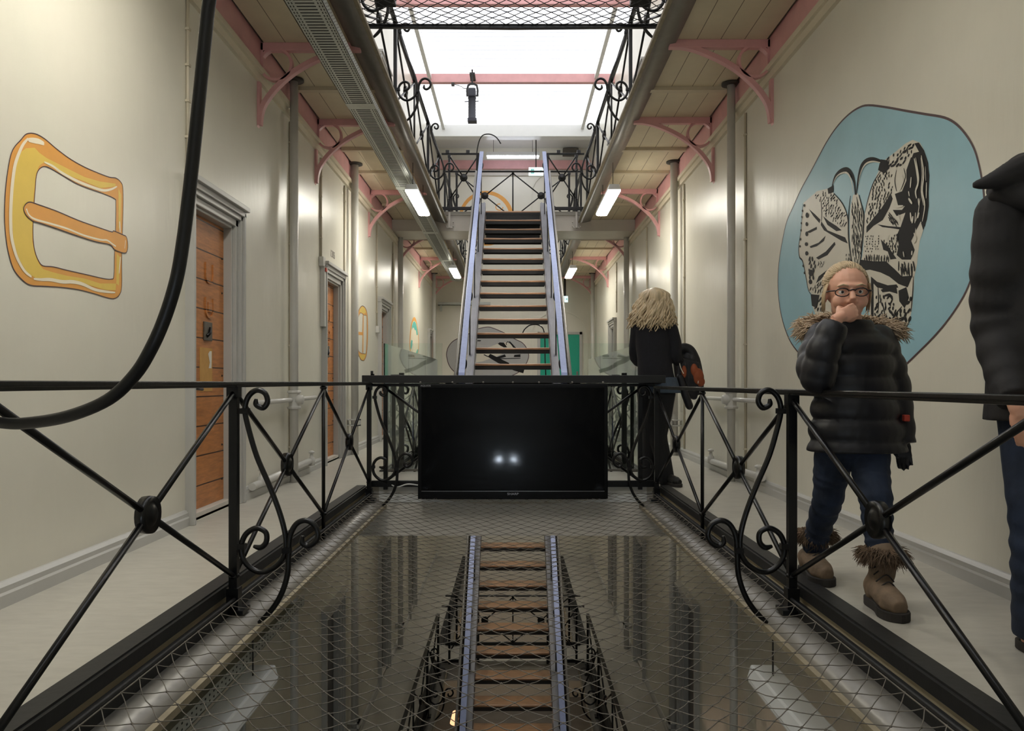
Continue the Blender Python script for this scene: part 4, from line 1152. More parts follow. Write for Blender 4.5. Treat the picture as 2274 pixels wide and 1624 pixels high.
dashes([(240,910),(290,920),(260,960)], 12, 12, 5, 1.6, 0.5)
dashes([(400,880),(430,880),(440,940),(410,930)], 12, 16, 6, 1.6, 0.3)
dashes([(220,1130),(300,1110),(300,1200),(240,1200)], 20, 26, 10, 2.0, 0.6)
for x, y, rx, ry in ((186,655,9,16),(184,705,7,12),(184,760,8,14),(182,818,9,11),(184,870,9,13),(160,630,4,7),(157,665,4,7),(154,700,4,7),(152,740,4,8),(148,790,5,8),(146,830,4,7),(170,600,5,8),(165,940,5,9),(172,980,5,8),(208,980,14,20),(205,1030,10,14)):
    bk.append(zc([(x + rx * math.cos(k * .785), y + ry * math.sin(k * .785)) for k in range(8)], *UX))
flat('wing_markings', bk, N, 0.002, M['m_black'], t)
ck = []
for pts, wd in (([(792,335),(806,400),(814,470),(800,520),(806,560)], 17), ([(832,318),(846,420),(838,520),(852,600),(838,690)], 13), ([(862,470),(860,560)], 9), ([(815,560),(820,600)], 13), ([(775,440),(770,500)], 12), ([(760,560),(780,590)], 14), ([(785,660),(780,700)], 16), ([(820,640),(812,672)], 12), ([(334,478),(352,440),(378,420),(408,415),(428,435),(442,480),(447,530)], 9), ([(600,358),(560,352),(524,362),(502,388),(486,430),(478,480)], 10), ([(800,330),(812,400),(818,460),(805,500)], 9), ([(830,330),(838,420),(832,520),(846,600)], 8),
                ([(790,755),(802,790),(788,812)], 13), ([(770,640),(776,690)], 14), ([(800,640),(796,700)], 9), ([(780,855),(778,880)], 15), ([(825,560),(815,640),(800,690)], 7), ([(650,760),(640,800)], 6), ([(690,780),(685,820)], 7), ([(665,590),(690,605),(730,602)], 12), ([(720,420),(728,470),(705,520)], 10), ([(760,520),(765,548)], 8), ([(855,380),(858,460)], 5), ([(730,860),(735,890)], 9), ([(705,650),(712,690)], 8)):
    ck += stroke(pts, wd)
flat('pale_marks', ck, N, 0.005, M['m_cream'], t)
# --- second buckle (oval)
VX = (780, 640, 7.383, XL)
N = (1, 0, 0)
ov = smooth2([(180,292),(225,320),(258,400),(272,560),(272,750),(268,900),(250,1090),(215,1180),(185,1190),(150,1165),(112,1070),(95,950),(92,750),(98,560),(112,400),(140,325)])
h1 = smooth2([(150,410),(175,420),(210,445),(248,460),(252,600),(250,850),(238,1060),(200,1072),(150,1060),(118,1010),(106,850),(106,600),(118,470)])
t = thing('buckle_mural', (XL, 10.8, 1.0), 'oval yellow buckle painted on the wall between the second and third wooden doors', 'mural')
flat('buckle_frame', [zc(ov, *VX)], N, 0.0008, M['m_orange'], t, [zc(h1, *VX)])
flat('yellow_tone', [zc([(180,300),(220,330),(245,400),(210,420),(150,395),(130,390),(145,340)], *VX), zc([(125,1085),(180,1095),(235,1085),(212,1160),(180,1175),(145,1140)], *VX)], N, 0.0015, M['m_yellow'], t)
flat('buckle_tongue', [zc([(96,710),(180,725),(190,430),(202,440),(196,1060),(180,1060),(184,775),(96,765)], *VX)], N, 0.0015, M['m_orange'], t)
flat('outline', ribbon(zc(ov, *VX), 0.008, N, True), N, 0.002, M['m_line'], t)
flat('outline', ribbon(zc(h1, *VX), 0.006, N, True), N, 0.002, M['m_line'], t)
# --- sea-green figure in an orange-edged oval
fo = smooth2([(1030,475),(1060,510),(1085,620),(1105,780),(1110,880),(1105,1010),(1090,1100),(1030,1140),(975,1100),(955,950),(958,800),(975,620),(1000,520)])
fi = smooth2([(1030,540),(1055,560),(1078,640),(1096,780),(1102,880),(1096,1010),(1082,1090),(1030,1125),(985,1090),(968,950),(972,800),(988,640),(1008,560)])
t = thing('figure_mural', (XL, 16.0, 0.8), 'sea-green and white painted figure in an orange-edged oval beyond the stair', 'mural')
flat('orange_edge', [zc(fo, *VX)], N, 0.0008, M['m_orange'], t)
flat('white_field', [zc(fi, *VX)], N, 0.0015, M['m_white'], t)
flat('green_figure', [zc([(1012,560),(1040,545),(1062,585),(1082,680),(1092,770),(1070,770),(1058,690),(1040,690),(1025,650),(1008,650),(990,690),(994,620)], *VX), zc([(985,850),(1005,860),(1000,940),(985,1010),(968,985),(972,900)], *VX), zc([(1060,1060),(1085,1000),(1098,1010),(1086,1085),(1050,1120)], *VX)], N, 0.002, M['m_green'], t)
# --- grey mural with a black tool on the far wall
def fw(pts, s=8.1214, ox=960, oy=680):
    return [Vector(((ox + x / s - CX) * Y1 / F, Y1, EZ - (oy + y / s - CY) * Y1 / F)) for x, y in pts]
N = (0, -1, 0)
gb_ = smooth2([(1000,378),(1100,400),(1200,440),(1330,500),(1480,590),(1620,660),(1700,760),(1738,880),(1720,980),(1660,1090),(1560,1190),(1420,1260),(1200,1330),(900,1340),(620,1300),(420,1200),(310,1080),(262,930),(262,820),(300,720),(380,630),(520,560),(700,480),(830,410)])
t = thing('tool_mural', (0, Y1, 0.8), 'grey blob with a black tool painted on the far wall behind the stair', 'mural')
flat('grey_field', [fw(gb_)], N, 0.0008, M['m_grey'], t)
flat('outline', ribbon(fw(gb_), 0.02, N, True), N, 0.0016, M['m_line'], t)
flat('pale_cutout', [fw([(560,900),(1040,735),(1180,680),(1330,650),(1420,690),(1500,760),(1380,800),(1180,900),(900,1000),(640,1040)])], N, 0.0022, M['m_cream'], t)
tb = [fw([(1180,680),(1215,655),(1290,660),(1320,700),(1350,745),(1290,745),(1230,715)]), fw([(1000,915),(1045,860),(1390,1030),(1340,1080),(1190,1030)]), fw([(1160,920),(1310,870),(1330,915),(1210,945)]), fw([(1480,880),(1590,870),(1590,920),(1470,920)]), fw([(940,870),(1010,905),(1000,920),(920,880)]), fw([(800,615),(880,615),(870,635),(800,635)])]
for p_ in tb: flat('black_shape', [p_], N, 0.003, M['m_black'], t)
for tb in (ribbon(fw([(1340,700),(1330,670),(1360,640),(1400,660),(1470,750)]), 0.02, N), ribbon(fw([(1390,640),(1440,690),(1500,760)]), 0.03, N), ribbon(fw([(1210,950),(1590,940)]), 0.02, N), ribbon(fw([(1330,1050),(1480,1130),(1650,1180)]), 0.10, N)):
    flat('black_stroke', tb, N, 0.003, M['m_black'], t)
# --- yellow ring on the upper end wall
def uw(px, py): return Vector(((px - CX) * Y1 / F, Y1, EZ - (py - CY) * Y1 / F))
ro = [uw(1080 + 61 * math.cos(k * math.pi / 20), 485 + 61 * math.sin(k * math.pi / 20)) for k in range(40)]
ri = [uw(1079 + 53 * math.cos(k * math.pi / 20), 486 + 54 * math.sin(k * math.pi / 20)) for k in range(40)]
t = thing('ring_mural', (-0.7, Y1, 4.8), 'yellow ring painted on the upper end wall above the stair head', 'mural')
flat('ring', [ro], N, 0.001, M['m_orange'], t, [ri])
flat('small_curl', ribbon([uw(1109 + 8 * math.cos(k * .5), 460 + 7 * math.sin(k * .5)) for k in range(11)], 0.025, N), N, 0.0016, M['m_orange'], t)
# ------------------------------------------------------------------ people
M['skin'] = mat('fair_skin', (226, 172, 146), 0.5, var=0.06, vscale=14)
M['skin'].node_tree.nodes['Principled BSDF'].inputs['Subsurface Weight'].default_value = 0.12
M['skin'].node_tree.nodes['Principled BSDF'].inputs['Subsurface Scale'].default_value = 0.01
M['blond'] = mat('long_blond_hair', (220, 198, 162), 0.42, var=0.32, vscale=26, stretch=(1, 1, 0.25))
M['fairhair'] = mat('fair_child_hair', (206, 182, 146), 0.45, var=0.3, vscale=30)
M['coat'] = mat('black_quilted_nylon', (20, 20, 27), 0.5, var=0.2, vscale=10, bump=0.12, bscale=26)
M['mancoat'] = mat('charcoal_jacket_cloth', (30, 28, 30), 0.75, var=0.2, vscale=12, bump=0.25, bscale=22)
M['sweater'] = mat('dark_navy_knit', (22, 22, 30), 0.85, var=0.25, vscale=40, bump=0.35, bscale=160)
M['jeans'] = mat('dark_blue_denim', (32, 44, 66), 0.8, var=0.4, vscale=9, bump=0.25, bscale=30)
M['blackjeans'] = mat('black_trousers', (18, 18, 22), 0.8, var=0.2, bump=0.2, bscale=30)
M['shirt'] = mat('blue_grey_shirt', (66, 78, 92), 0.8, var=0.15, vscale=30)
M['boot'] = mat('tan_boot_suede', (132, 112, 92), 0.75, var=0.3, vscale=16, bump=0.2, bscale=60)
M['sole'] = mat('dark_rubber_sole', (48, 44, 42), 0.8, var=0.2)
M['fur'] = mat('brown_fake_fur', (112, 92, 74), 0.9, var=0.35, vscale=60)
M['palefur'] = mat('pale_hood_fur', (196, 174, 148), 0.9, var=0.3, vscale=60)
M['eyew'] = mat('eye_white', (226, 222, 216), 0.25)
M['iris'] = mat('eye_dark', (40, 48, 56), 0.2)
M['glasses'] = mat('dark_glasses_frame', (30, 26, 30), 0.35)
M['lips'] = mat('lip_colour', (196, 118, 104), 0.5)
M['orange'] = mat('rust_orange_lining', (150, 76, 42), 0.7, var=0.2, vscale=20)
M['red'] = mat('red_patch', (186, 66, 48), 0.7)
M['shoe'] = mat('black_shoe_leather', (20, 19, 19), 0.5, var=0.2)
def frame(fwd, up=(0, 0, 1)):
    f = Vector(fwd).normalized(); u = Vector(up)
    u = (u - f * u.dot(f)).normalized(); r = f.cross(u)      # r is the figure's right
    return f, r, u
def head(mb, c, s, fwd, neck_to=None):
    f, r, u = frame(fwd)
    rot = Matrix((r, f, u)).transposed()
    g = lambda x, y, z: Vector(c) + (r * x + f * y + u * z) * s
    E = lambda x, y, z, a, b, d: mb.ell(g(x, y, z), (a * s, b * s, d * s), 18, 12, rot)
    E(0, -.05, .12, .335, .42, .38); E(0, .08, -.14, .265, .30, .33); E(0, .25, -.40, .11, .10, .09)
    E(0, .335, .11, .23, .07, .05); E(.15, .25, -.14, .13, .12, .13); E(-.15, .25, -.14, .13, .12, .13)
    E(0, .355, -.265, .10, .055, .028); E(0, .35, -.315, .085, .05, .03)
    E(.335, -.03, -.03, .03, .08, .13); E(-.335, -.03, -.03, .03, .08, .13)
    mb.tube([g(0, .34, .08), g(0, .42, -.04), g(0, .46, -.13)], [.04 * s, .048 * s, .06 * s], 10)
    E(.045, .40, -.15, .045, .05, .035); E(-.045, .40, -.15, .045, .05, .035)
    E(.14, .305, .047, .072, .054, .022); E(-.14, .305, .047, .072, .054, .022)
    E(.14, .31, -.075, .09, .05, .03); E(-.14, .31, -.075, .09, .05, .03)
    n0 = g(0, -.08, -.2)
    n1 = Vector(neck_to) if neck_to is not None else g(0, -.14, -.72)
    mb.tube([n0, (n0 + n1) / 2, n1], [.235 * s, .22 * s, .27 * s], 16)
    return g, rot
def eyes(g, rot, s, parent):
    for sx in (-1, 1):
        e = MB().ell(g(sx * .14, .292, .015), .052 * s, 12, 8).build('eye', M['eyew'], parent)
        MB().ell(g(sx * .138, .325, .012), (.027 * s, .024 * s, .027 * s), 10, 8).build('iris', M['iris'], e)
        MB().tube([g(sx * .06, .395, .105), g(sx * .14, .40, .128), g(sx * .235, .335, .10)], [.008 * s, .016 * s, .006 * s], 6).build('eyebrow', M['fairhair'], parent)
def limb(mb, pts, rs, n=14):
    pp = catmull(pts, 5)
    k = len(pp)
    rr = []
    for i in range(k):
        q = i / 5.0
        a = min(int(q), len(rs) - 2); t = q - a
        rr.append(rs[a] * (1 - t) + rs[a + 1] * t)
    mb.tube(pp, rr, n)
    mb.ell(pp[0], rr[0], 12, 8); mb.ell(pp[-1], rr[-1], 12, 8)
def hand(mb, wrist, d, palm, s=1.0, curl=0.5, thumb=1):
    """d finger direction, palm normal (fingers curl that way), thumb=+1/-1 picks the side"""
    d = Vector(d).normalized(); p = Vector(palm); p = (p - d * p.dot(d)).normalized(); sd = d.cross(p) * thumb
    W = Vector(wrist)
    pt = lambda a, b, c: W + (d * a + sd * b + p * c) * s
    rot = Matrix((sd, d, p)).transposed()
    mb.ell(pt(.045, 0, 0), (.038 * s, .052 * s, .015 * s), 14, 10, rot)
    mb.ell(pt(.06, .0, 0), (.037 * s, .035 * s, .013 * s), 14, 10, rot)
    mb.tube([pt(-.03, 0, 0), pt(.03, 0, 0)], [.026 * s, .027 * s], 12)
    for b, ln, k in ((.029, .068, .9), (.010, .076, 1.0), (-.010, .071, 1.05), (-.029, .056, 1.15)):
        q = pt(.088 - abs(b) * .25, b, 0); a = curl * .45 * k
        path = [pt(.06, b * .9, 0), q]
        for frac, add in ((.45, .6), (.3, .9), (.25, .6)):
            q = q + (d * math.cos(a) + p * math.sin(a)) * ln * frac * s
            path.append(q); a += curl * add * k
        mb.tube(path, [.0095 * s, .0095 * s, .009 * s, .0085 * s, .0065 * s], 8)
        mb.ell(path[-1], .0068 * s, 8, 6)
    th = [pt(.015, .022, .002), pt(.04, .045, .010 + .012 * curl), pt(.066, .050 - .012 * curl, .018 + .02 * curl), pt(.088, .044 - .022 * curl, .022 + .03 * curl)]
    mb.tube(th, [.014 * s, .012 * s, .010 * s, .0075 * s], 8)
    mb.ell(th[-1], .0078 * s, 8, 6)
def fur_band(pts, ln, count, rad, out, name, m, parent, seed=2, droop=-0.3):
    """short tapering hairs rooted along a closed or open line; out(p) gives the outward direction"""
    rd = random.Random(seed)
    mb = MB()
    n = len(pts)
    for i in range(count):
        a = rd.random() * (n - 1); k = int(a); t = a - k
        p = Vector(pts[k]) * (1 - t) + Vector(pts[min(k + 1, n - 1)]) * t
        p += Vector((rd.uniform(-1, 1), rd.uniform(-1, 1), rd.uniform(-1, 1))) * rad * .7
        o = out(p).normalized()
        v = (o + Vector((rd.uniform(-.7, .7), rd.uniform(-.7, .7), rd.uniform(-.8, .6) + droop))).normalized() * ln * rd.uniform(.6, 1.3)
        mb.tube([p - v * .3, p + v * .4 + o * ln * .1, p + v + Vector((0, 0, -ln * .25))], [.0028, .0022, .0005], 4)
    return mb.build(name, m, parent, fixn=False)
def puff_tube(mb, pts, rs, period, amp, n=18, sq=1.0):
    """quilted sleeve or body: radius swells between seams"""
    pp = catmull(pts, 12)
    k = len(pp)
    acc = [0.0]
    for a, b in zip(pp, pp[1:]): acc.append(acc[-1] + (b - a).length)
    rr = []
    for i in range(k):
        q = i / 12.0
        a = min(int(q), len(rs) - 2); t = q - a
        rr.append((rs[a] * (1 - t) + rs[a + 1] * t) * (1 - amp + amp * abs(math.sin(math.pi * acc[i] / period)) ** 0.6))
    mb.tube(pp, rr, n)
def shoe(parent, heel, toe, wd, name, m, h=0.07, sole_t=0.02, shaft=None):
    heel, toe = Vector(heel), Vector(toe)
    d = (toe - heel).normalized(); sd = d.cross(Vector((0, 0, 1))).normalized(); L = (toe - heel).length
    pt = lambda a, b, z: heel + d * (a * L) + sd * (b * wd) + Vector((0, 0, z))
    out = [pt(.0, .0, 0), pt(.02, .26, 0), pt(.15, .36, 0), pt(.45, .36, 0), pt(.7, .5, 0), pt(.9, .40, 0), pt(1, .1, 0), pt(1, -.1, 0), pt(.9, -.38, 0), pt(.7, -.46, 0), pt(.45, -.36, 0), pt(.15, -.36, 0), pt(.02, -.26, 0)]
    mb = MB()
    zt = sole_t
    mb.tube([pt(.12, 0, zt + h * .55), pt(.3, 0, zt + h * .6), pt(.55, .02, zt + h * .48), pt(.78, .03, zt + h * .36), pt(.95, .0, zt + h * .26)], [wd * .36, wd * .40, wd * .43, wd * .42, wd * .26], 14)
    mb.ell(pt(.15, 0, zt + h * .4), (wd * .36, wd * .36, h * .6)); mb.ell(pt(.75, .03, zt + h * .25), (wd * .45, wd * .5, h * .32), 14, 10)
    if shaft:
        limb(mb, [pt(.14, 0, zt + h * .6)] + [Vector(q) for q in shaft[0]], shaft[1])
    o = organic(mb, name, 0.006, m, parent, 4)
    oo = catmull(out, 3, True)
    MB().prism(oo, (0, 0, sole_t + 0.008)).build('sole', M['sole'], o, 0.004)
    return o, pt
# ---------------------------------------------------------------- child walking towards the viewer
t = thing('person', (1.42, 3.35, 0), 'child in a black quilted coat and furry boots, walking with a hand at the mouth', 'person')
D = 3.3
hc = P(1880, 652, 3.27); hs = 0.245
body = MB()
g, rot = head(body, hc, hs, (-0.18, -1, -0.06), P(1888, 742, 3.33))
puff = [(P(1888, 735, 3.33), .06, .05), (P(1888, 755, 3.33), .12, .07), (P(1890, 830, 3.33), .115, .075), (P(1890, 910, 3.33), .10, .07), (P(1890, 960, 3.33), .11, .08), (P(1890, 978, 3.33), .10, .07)]
body.loft(puff, 18)
shL, shR = P(1828, 752, 3.30), P(1950, 757, 3.34)
elL, wrL = P(1816, 838, 3.13), P(1856, 718, 3.10)
elR, wrR = P(1988, 870, 3.36), P(2003, 975, 3.33)
limb(body, [shL, elL], [.036, .034]); limb(body, [elL, wrL], [.034, .024])
limb(body, [shR, elR, wrR], [.036, .034, .023])
hand(body, P(1862, 706, 3.10), (0.9, 0.15, 0.42), (0.1, 1, -0.1), 0.80, 1.15, 1)
kn = [P(1838, 1110, 3.48), P(1946, 1118, 3.21)]
an = [Vector((1.40, 3.70, .10)), Vector((1.463, 3.19, .11))]
for hp_, k_, a_ in ((P(1858, 992, 3.35), kn[0], Vector((1.404, 3.70, .13))), (P(1928, 992, 3.32), kn[1], Vector((1.472, 3.17, .21)))):
    limb(body, [hp_, (hp_ + k_) / 2 + Vector((0, .01, 0)), k_, (k_ + a_) / 2 + Vector((0, .015, 0)), a_], [.055, .05, .04, .034, .028])
organic(body, 'body', 0.0045, M['skin'], t, 3)
eyes(g, rot, hs, t)
gl = MB()
for sx in (-1, 1):
    gl.tube([g(sx * .145 + .112 * math.cos(k * .45), .41 - .05 * abs(math.cos(k * .45)), .0 + .066 * math.sin(k * .45)) for k in range(14)], .0024, 6, True)
    gl.tube([g(sx * .255, .36, .03), g(sx * .335, .26, .03), g(sx * .355, .0, .02)], .0026, 6)
gl.tube([g(-.05, .42, .03), g(0, .43, .045), g(.05, .42, .03)], .0026, 6)
gl.build('glasses', M['glasses'], t)
hm = MB().ell(g(0, -.10, .145), (.352 * hs, .415 * hs, .385 * hs), 24, 16, rot)
rd = random.Random(4)
for k in range(230):
    a = rd.uniform(-1.5, 1.5); e0 = .72 + .42 * (a / 1.5) ** 2 + rd.uniform(-.06, .08)
    path = []
    lift = rd.uniform(1.0, 1.035)
    for j in range(8):
        th = e0 + j * (2.5 - e0) / 7
        aa = a + .05 * math.sin(j * 1.3 + k)
        path.append(g(.352 * math.sin(aa) * math.sin(th) * lift, -.10 + .415 * math.cos(th) * lift, .145 + .385 * math.cos(aa) * math.sin(th) * lift))
    hm.tube(path, [.0010, .0024, .003, .0032, .0032, .003, .0025, .001], 5)
for sx in (-1, 1):
    for k in range(30):
        b0 = rd.uniform(-.12, .10)
        hm.tube([g(sx * .325, .06 + b0, .16), g(sx * .362, .0 + b0 * 1.1, -.02), g(sx * (.345 + .02 * rd.random()), -.05 + b0, -.20 - rd.random() * .12)], [.0025, .0035, .001], 5)
hm.build('hair', M['fairhair'], t, fixn=False)
cm = MB()
secs = []
zs = [(712, .088, .078), (728, .10, .085), (744, .155, .10), (765, .178, .118), (800, .178, .124), (850, .172, .124), (900, .180, .128), (950, .195, .135), (1000, .207, .142)]
ks = 60
for k in range(ks + 1):
    y = 712 + (1003 - 712) * k / ks
    for (a, b) in zip(zs, zs[1:]):
        if a[0] <= y <= b[0] + 4: break
    tt = min(1, max(0, (y - a[0]) / (b[0] - a[0])))
    rx, ry = a[1] + (b[1] - a[1]) * tt, a[2] + (b[2] - a[2]) * tt
    pf = 0.87 + 0.13 * abs(math.sin(math.pi * (y - 742) / 47.0)) ** 0.55
    xx = 1888 + (y - 728) * 0.055
    secs.append((P(xx, y, 3.33), rx * pf, ry * pf))
cm.loft(secs, 28)
puff_tube(cm, [shL + Vector((.01, 0, .01)), P(1812, 800, 3.2), elL], [.076, .078, .074], .085, .15)
cm.ell(elL, .069, 14, 10)
puff_tube(cm, [elL, P(1830, 775, 3.10), wrL], [.072, .066, .054], .075, .15)
puff_tube(cm, [shR, P(1975, 820, 3.36), elR, wrR + Vector((.002, 0, -.02))], [.074, .072, .066, .056], .085, .15)
cm.ell(shL, .072, 14, 10); cm.ell(shR, .070, 14, 10)
cm.ell(P(1890, 752, 3.42), (.15, .085, .06), 16, 10)          # hood lying on the back
organic(cm, 'coat', 0.007, M['coat'], t, 2)
MB().box(*[q for a in (P(2012, 928, 3.28), ) for q in (a.x - .012, a.x + .012, a.y - .012, a.y + .012, a.z - .015, a.z + .012)]).build('sleeve_patch', M['red'], t, 0.004)
nc = P(1888, 738, 3.37)
arc = [nc + Vector((.188 * math.sin(a), .12 * math.cos(a), .05 * math.cos(a) + .012)) for a in [-1.9 + 3.8 * k / 24 for k in range(25)]]
fur_band(arc, .042, 1900, .030, lambda p: (p - nc) + Vector((0, 0, .03)), 'hood_fur', M['palefur'], t, 5)
hb = MB()
hand(hb, wrR + Vector((.002, 0, .0)), (0.05, -0.05, -1), (-.3, -1, 0), .85, .5, 1)
organic(hb, 'glove', 0.0045, M['coat'], t, 2)
jm = MB()
for hp_, k_, a_ in ((P(1858, 992, 3.35), kn[0], Vector((1.404, 3.70, .13))), (P(1928, 992, 3.32), kn[1], Vector((1.472, 3.17, .21)))):
    pts = [hp_, (hp_ + k_) / 2 + Vector((0, .01, 0)), k_, (k_ + a_) / 2 + Vector((0, .015, 0)), a_ + Vector((0, 0, .0))]
    pp = catmull(pts, 10); n_ = len(pp)
    rr = []
    for i in range(n_):
        q = i / (n_ - 1)
        base = .088 - .033 * q - .008 * math.sin(q * 3)
        rr.append(base + .0035 * math.sin(q * 60 + 1.3 * math.sin(q * 23)) * (0.4 + q))
    jm.tube(pp, rr, 18)
jm.ell(P(1892, 985, 3.34), (.14, .10, .09), 18, 10)
organic(jm, 'jeans', 0.006, M['jeans'], t, 2)
for heel, toe, top in ((Vector((1.385, 3.79, 0)), Vector((1.385, 3.49, 0)), Vector((1.41, 3.70, .20))), (Vector((1.465, 3.26, 0)), Vector((1.452, 2.97, 0)), Vector((1.472, 3.17, .225)))):
    o, pt = shoe(t, heel, toe, .115, 'boot', M['boot'], .085, .028, ([top + Vector((0, .01, -.09)), top], [.046, .050, .056]))
    ring = [top + Vector((.058 * math.cos(a), .058 * math.sin(a), .0)) for a in [2 * math.pi * k / 24 for k in range(25)]]
    cc = top.copy()
    fur_band(ring, .042, 1300, .020, lambda p, cc=cc: (p - cc), 'fur_cuff', M['fur'], o, 8, -.55)
    lc = MB()
    for k in range(5):
        z = .075 + k * .022; a0 = .60 - k * .075
        lc.tube(catmull([pt(a0 + .02, -.30, z), pt(a0 + .07, 0, z + .030), pt(a0 + .02, .30, z)], 4), .003, 5)
    lc.tube(catmull([pt(.36, 0, .185), pt(.40, .3, .20), pt(.42, .42, .17), pt(.40, .2, .175), pt(.38, 0, .185), pt(.42, -.3, .205), pt(.43, -.4, .17), pt(.38, 0, .185)], 4), .0035, 5)
    lc.build('laces', M['sole'], o)
# ---------------------------------------------------------------- woman seen from behind
t = thing('person', (1.28, 7.2, 0), 'person with long wavy blond hair and a dark jumper, seen from behind', 'person')
W = 7.2
body = MB()
hc = P(1452, 670, W); hs = .235
g, rot = head(body, hc, hs, (-.35, 1, -.12), P(1452, 722, W))
body.loft([(P(1452, 716, W), .07, .06), (P(1451, 730, W), .14, .08), (P(1451, 780, W), .125, .085), (P(1455, 830, W), .12, .085), (P(1458, 865, W), .15, .10), (P(1458, 880, W), .14, .09)], 18)
sA, eA, wA = P(1490, 733, W), P(1501, 795, W + .02), P(1522, 808, W + .22)
sB, eB, wB = P(1416, 733, W + .02), P(1412, 795, W + .12), P(1450, 812, W + .30)
limb(body, [sA, eA, wA], [.042, .038, .026]); limb(body, [sB, eB, wB], [.042, .038, .026])
hand(body, wA, (0.9, .5, -.1), (0, .4, -1), .9, .9, 1); hand(body, wB, (0.9, .4, 0), (0, -.3, -1), .9, .9, -1)
LEG = [(P(1440, 872, W), P(1446, 965, 7.17), Vector((1.235, 7.22, .09))), (P(1474, 872, W), P(1462, 968, 7.1), Vector((1.345, 7.02, .09)))]
for a, b, c in LEG: limb(body, [a, b, c], [.075, .052, .036])
organic(body, 'body', 0.006, M['skin'], t, 3)
eyes(g, rot, hs, t)
sw = MB()
secs = []
for y, cx_, rx, ry in ((712, 1452, .075, .07), (722, 1452, .135, .09), (735, 1451, .172, .11), (765, 1451, .165, .12), (800, 1453, .158, .118), (830, 1456, .168, .122), (853, 1460, .178, .128)):
    secs.append((P(cx_, y, W), rx, ry, .25))
sw.loft(secs, 24)
limb(sw, [sA, (sA + eA) / 2 + Vector((.012, 0, 0)), eA, wA - Vector((.03, .03, 0))], [.066, .062, .056, .042])
limb(sw, [sB, eB, wB - Vector((.03, .03, 0))], [.066, .056, .042])
organic(sw, 'jumper', 0.008, M['sweater'], t, 3)
ss = MB()
ss.loft([(P(1462, 838, W), .165, .115), (P(1464, 858, W), .182, .13), (P(1467, 873, W), .186, .135)], 24)
organic(ss, 'shirt_tail', 0.008, M['shirt'], t, 2)
tr = MB()
for a, b, c in LEG: limb(tr, [a, (a + b) / 2, b, (b + c) / 2, c + Vector((0, 0, -.03))], [.108, .098, .080, .076, .078])
tr.ell(P(1458, 872, W), (.165, .12, .10), 18, 10)
organic(tr, 'trousers', 0.008, M['blackjeans'], t, 3)
shoe(t, (1.335, 7.06, 0), (1.44, 6.83, 0), .095, 'shoe', M['shoe'], .07, .022)
shoe(t, (1.235, 7.16, 0), (1.20, 7.42, 0), .095, 'shoe', M['shoe'], .07, .022)
hm = MB().ell(g(0, -.08, .14), (.355 * hs, .425 * hs, .39 * hs), 22, 14, rot)
rd = random.Random(9)
top = P(1455, 637, W)
for k in range(300):
    ph = rd.uniform(-2.35, 2.35)                       # 0 = towards the viewer
    ln = rd.uniform(.30, .40) * (1.0 - .12 * abs(ph) / 2.35)
    lay = rd.uniform(.72, 1.06)
    w1 = rd.uniform(0, 6.28); fr = rd.uniform(2.2, 3.6); am = rd.uniform(.008, .018)
    path, rr = [], []
    n_ = 16
    for j in range(n_ + 1):
        q = j / n_
        rad = (.002 + .118 * math.sin(min(q / .36, 1) * math.pi / 2) + max(0, q - .36) * .10) * lay
        wv = am * min(1, q * 2.2) * (0.5 + q)
        x = math.sin(ph) * rad * (1 + .12 * q) + wv * math.sin(2 * math.pi * fr * q + w1) - .028 * q * q
        y = -math.cos(ph) * rad * .86 + wv * math.cos(2 * math.pi * fr * q + w1) * .8 + .02
        z = -.01 - ln * (q ** 1.35) + (.012 if q > .9 else 0) * math.sin(w1)
        path.append(top + Vector((x, y, z)))
        rr.append(.0035 + .0075 * math.sin(math.pi * min(1, q * .9 + .08)) ** .8 * (1 if j < n_ else .15))
    hm.tube(path, rr, 6)
hm.build('hair', M['blond'], t, fixn=False)
# jacket carried over her arm: a thing of its own
t = thing('jacket', P(1530, 910, 7.3), 'black jacket with an orange lining carried over the blond person\'s arm', 'jacket')
jb = MB()
J = lambda x, y, d=7.32: P(x, y, d)
limb(jb, [J(1502, 782), J(1516, 772), J(1532, 778), J(1543, 800), J(1552, 830)], [.035, .042, .046, .05, .04])
limb(jb, [J(1506, 790), J(1512, 830), J(1522, 862), J(1541, 880)], [.05, .06, .065, .035])
limb(jb, [J(1536, 800), J(1548, 838), J(1552, 868)], [.06, .065, .04])
limb(jb, [J(1510, 838, 7.24), J(1520, 872, 7.24), J(1531, 902, 7.24)], [.034, .036, .036])
jb.ell(J(1527, 822), (.095, .07, .17), 16, 12)
for k in range(9):
    jb.tube([J(1506 + 5.5 * k, 790 + 2 * k, 7.26), J(1507 + 5.8 * k, 830 + 2 * k, 7.25), J(1510 + 5 * k, 866 - k, 7.27)], [.012, .018, .012], 8)
organic(jb, 'shell', 0.008, M['coat'], t, 2)
jo = MB()
jo.ell(J(1550, 836, 7.25), (.052, .03, .075), 16, 12); jo.ell(J(1541, 822, 7.25), (.035, .03, .06), 14, 10)
jo.ell(J(1556, 848, 7.26), (.04, .03, .045), 14, 10); jo.ell(J(1519, 826, 7.235), (.026, .02, .06), 14, 10)
organic(jo, 'lining', 0.007, M['orange'], t, 2)
MB().tube(catmull([J(1507, 785, 7.22), J(1510, 812, 7.21), J(1518, 830, 7.20)], 4), .004, 6).tube(catmull([J(1547, 815, 7.25), J(1551, 835, 7.23), J(1550, 852, 7.23)], 4), .004, 6).build('drawstring', M['paperwhite'], t)
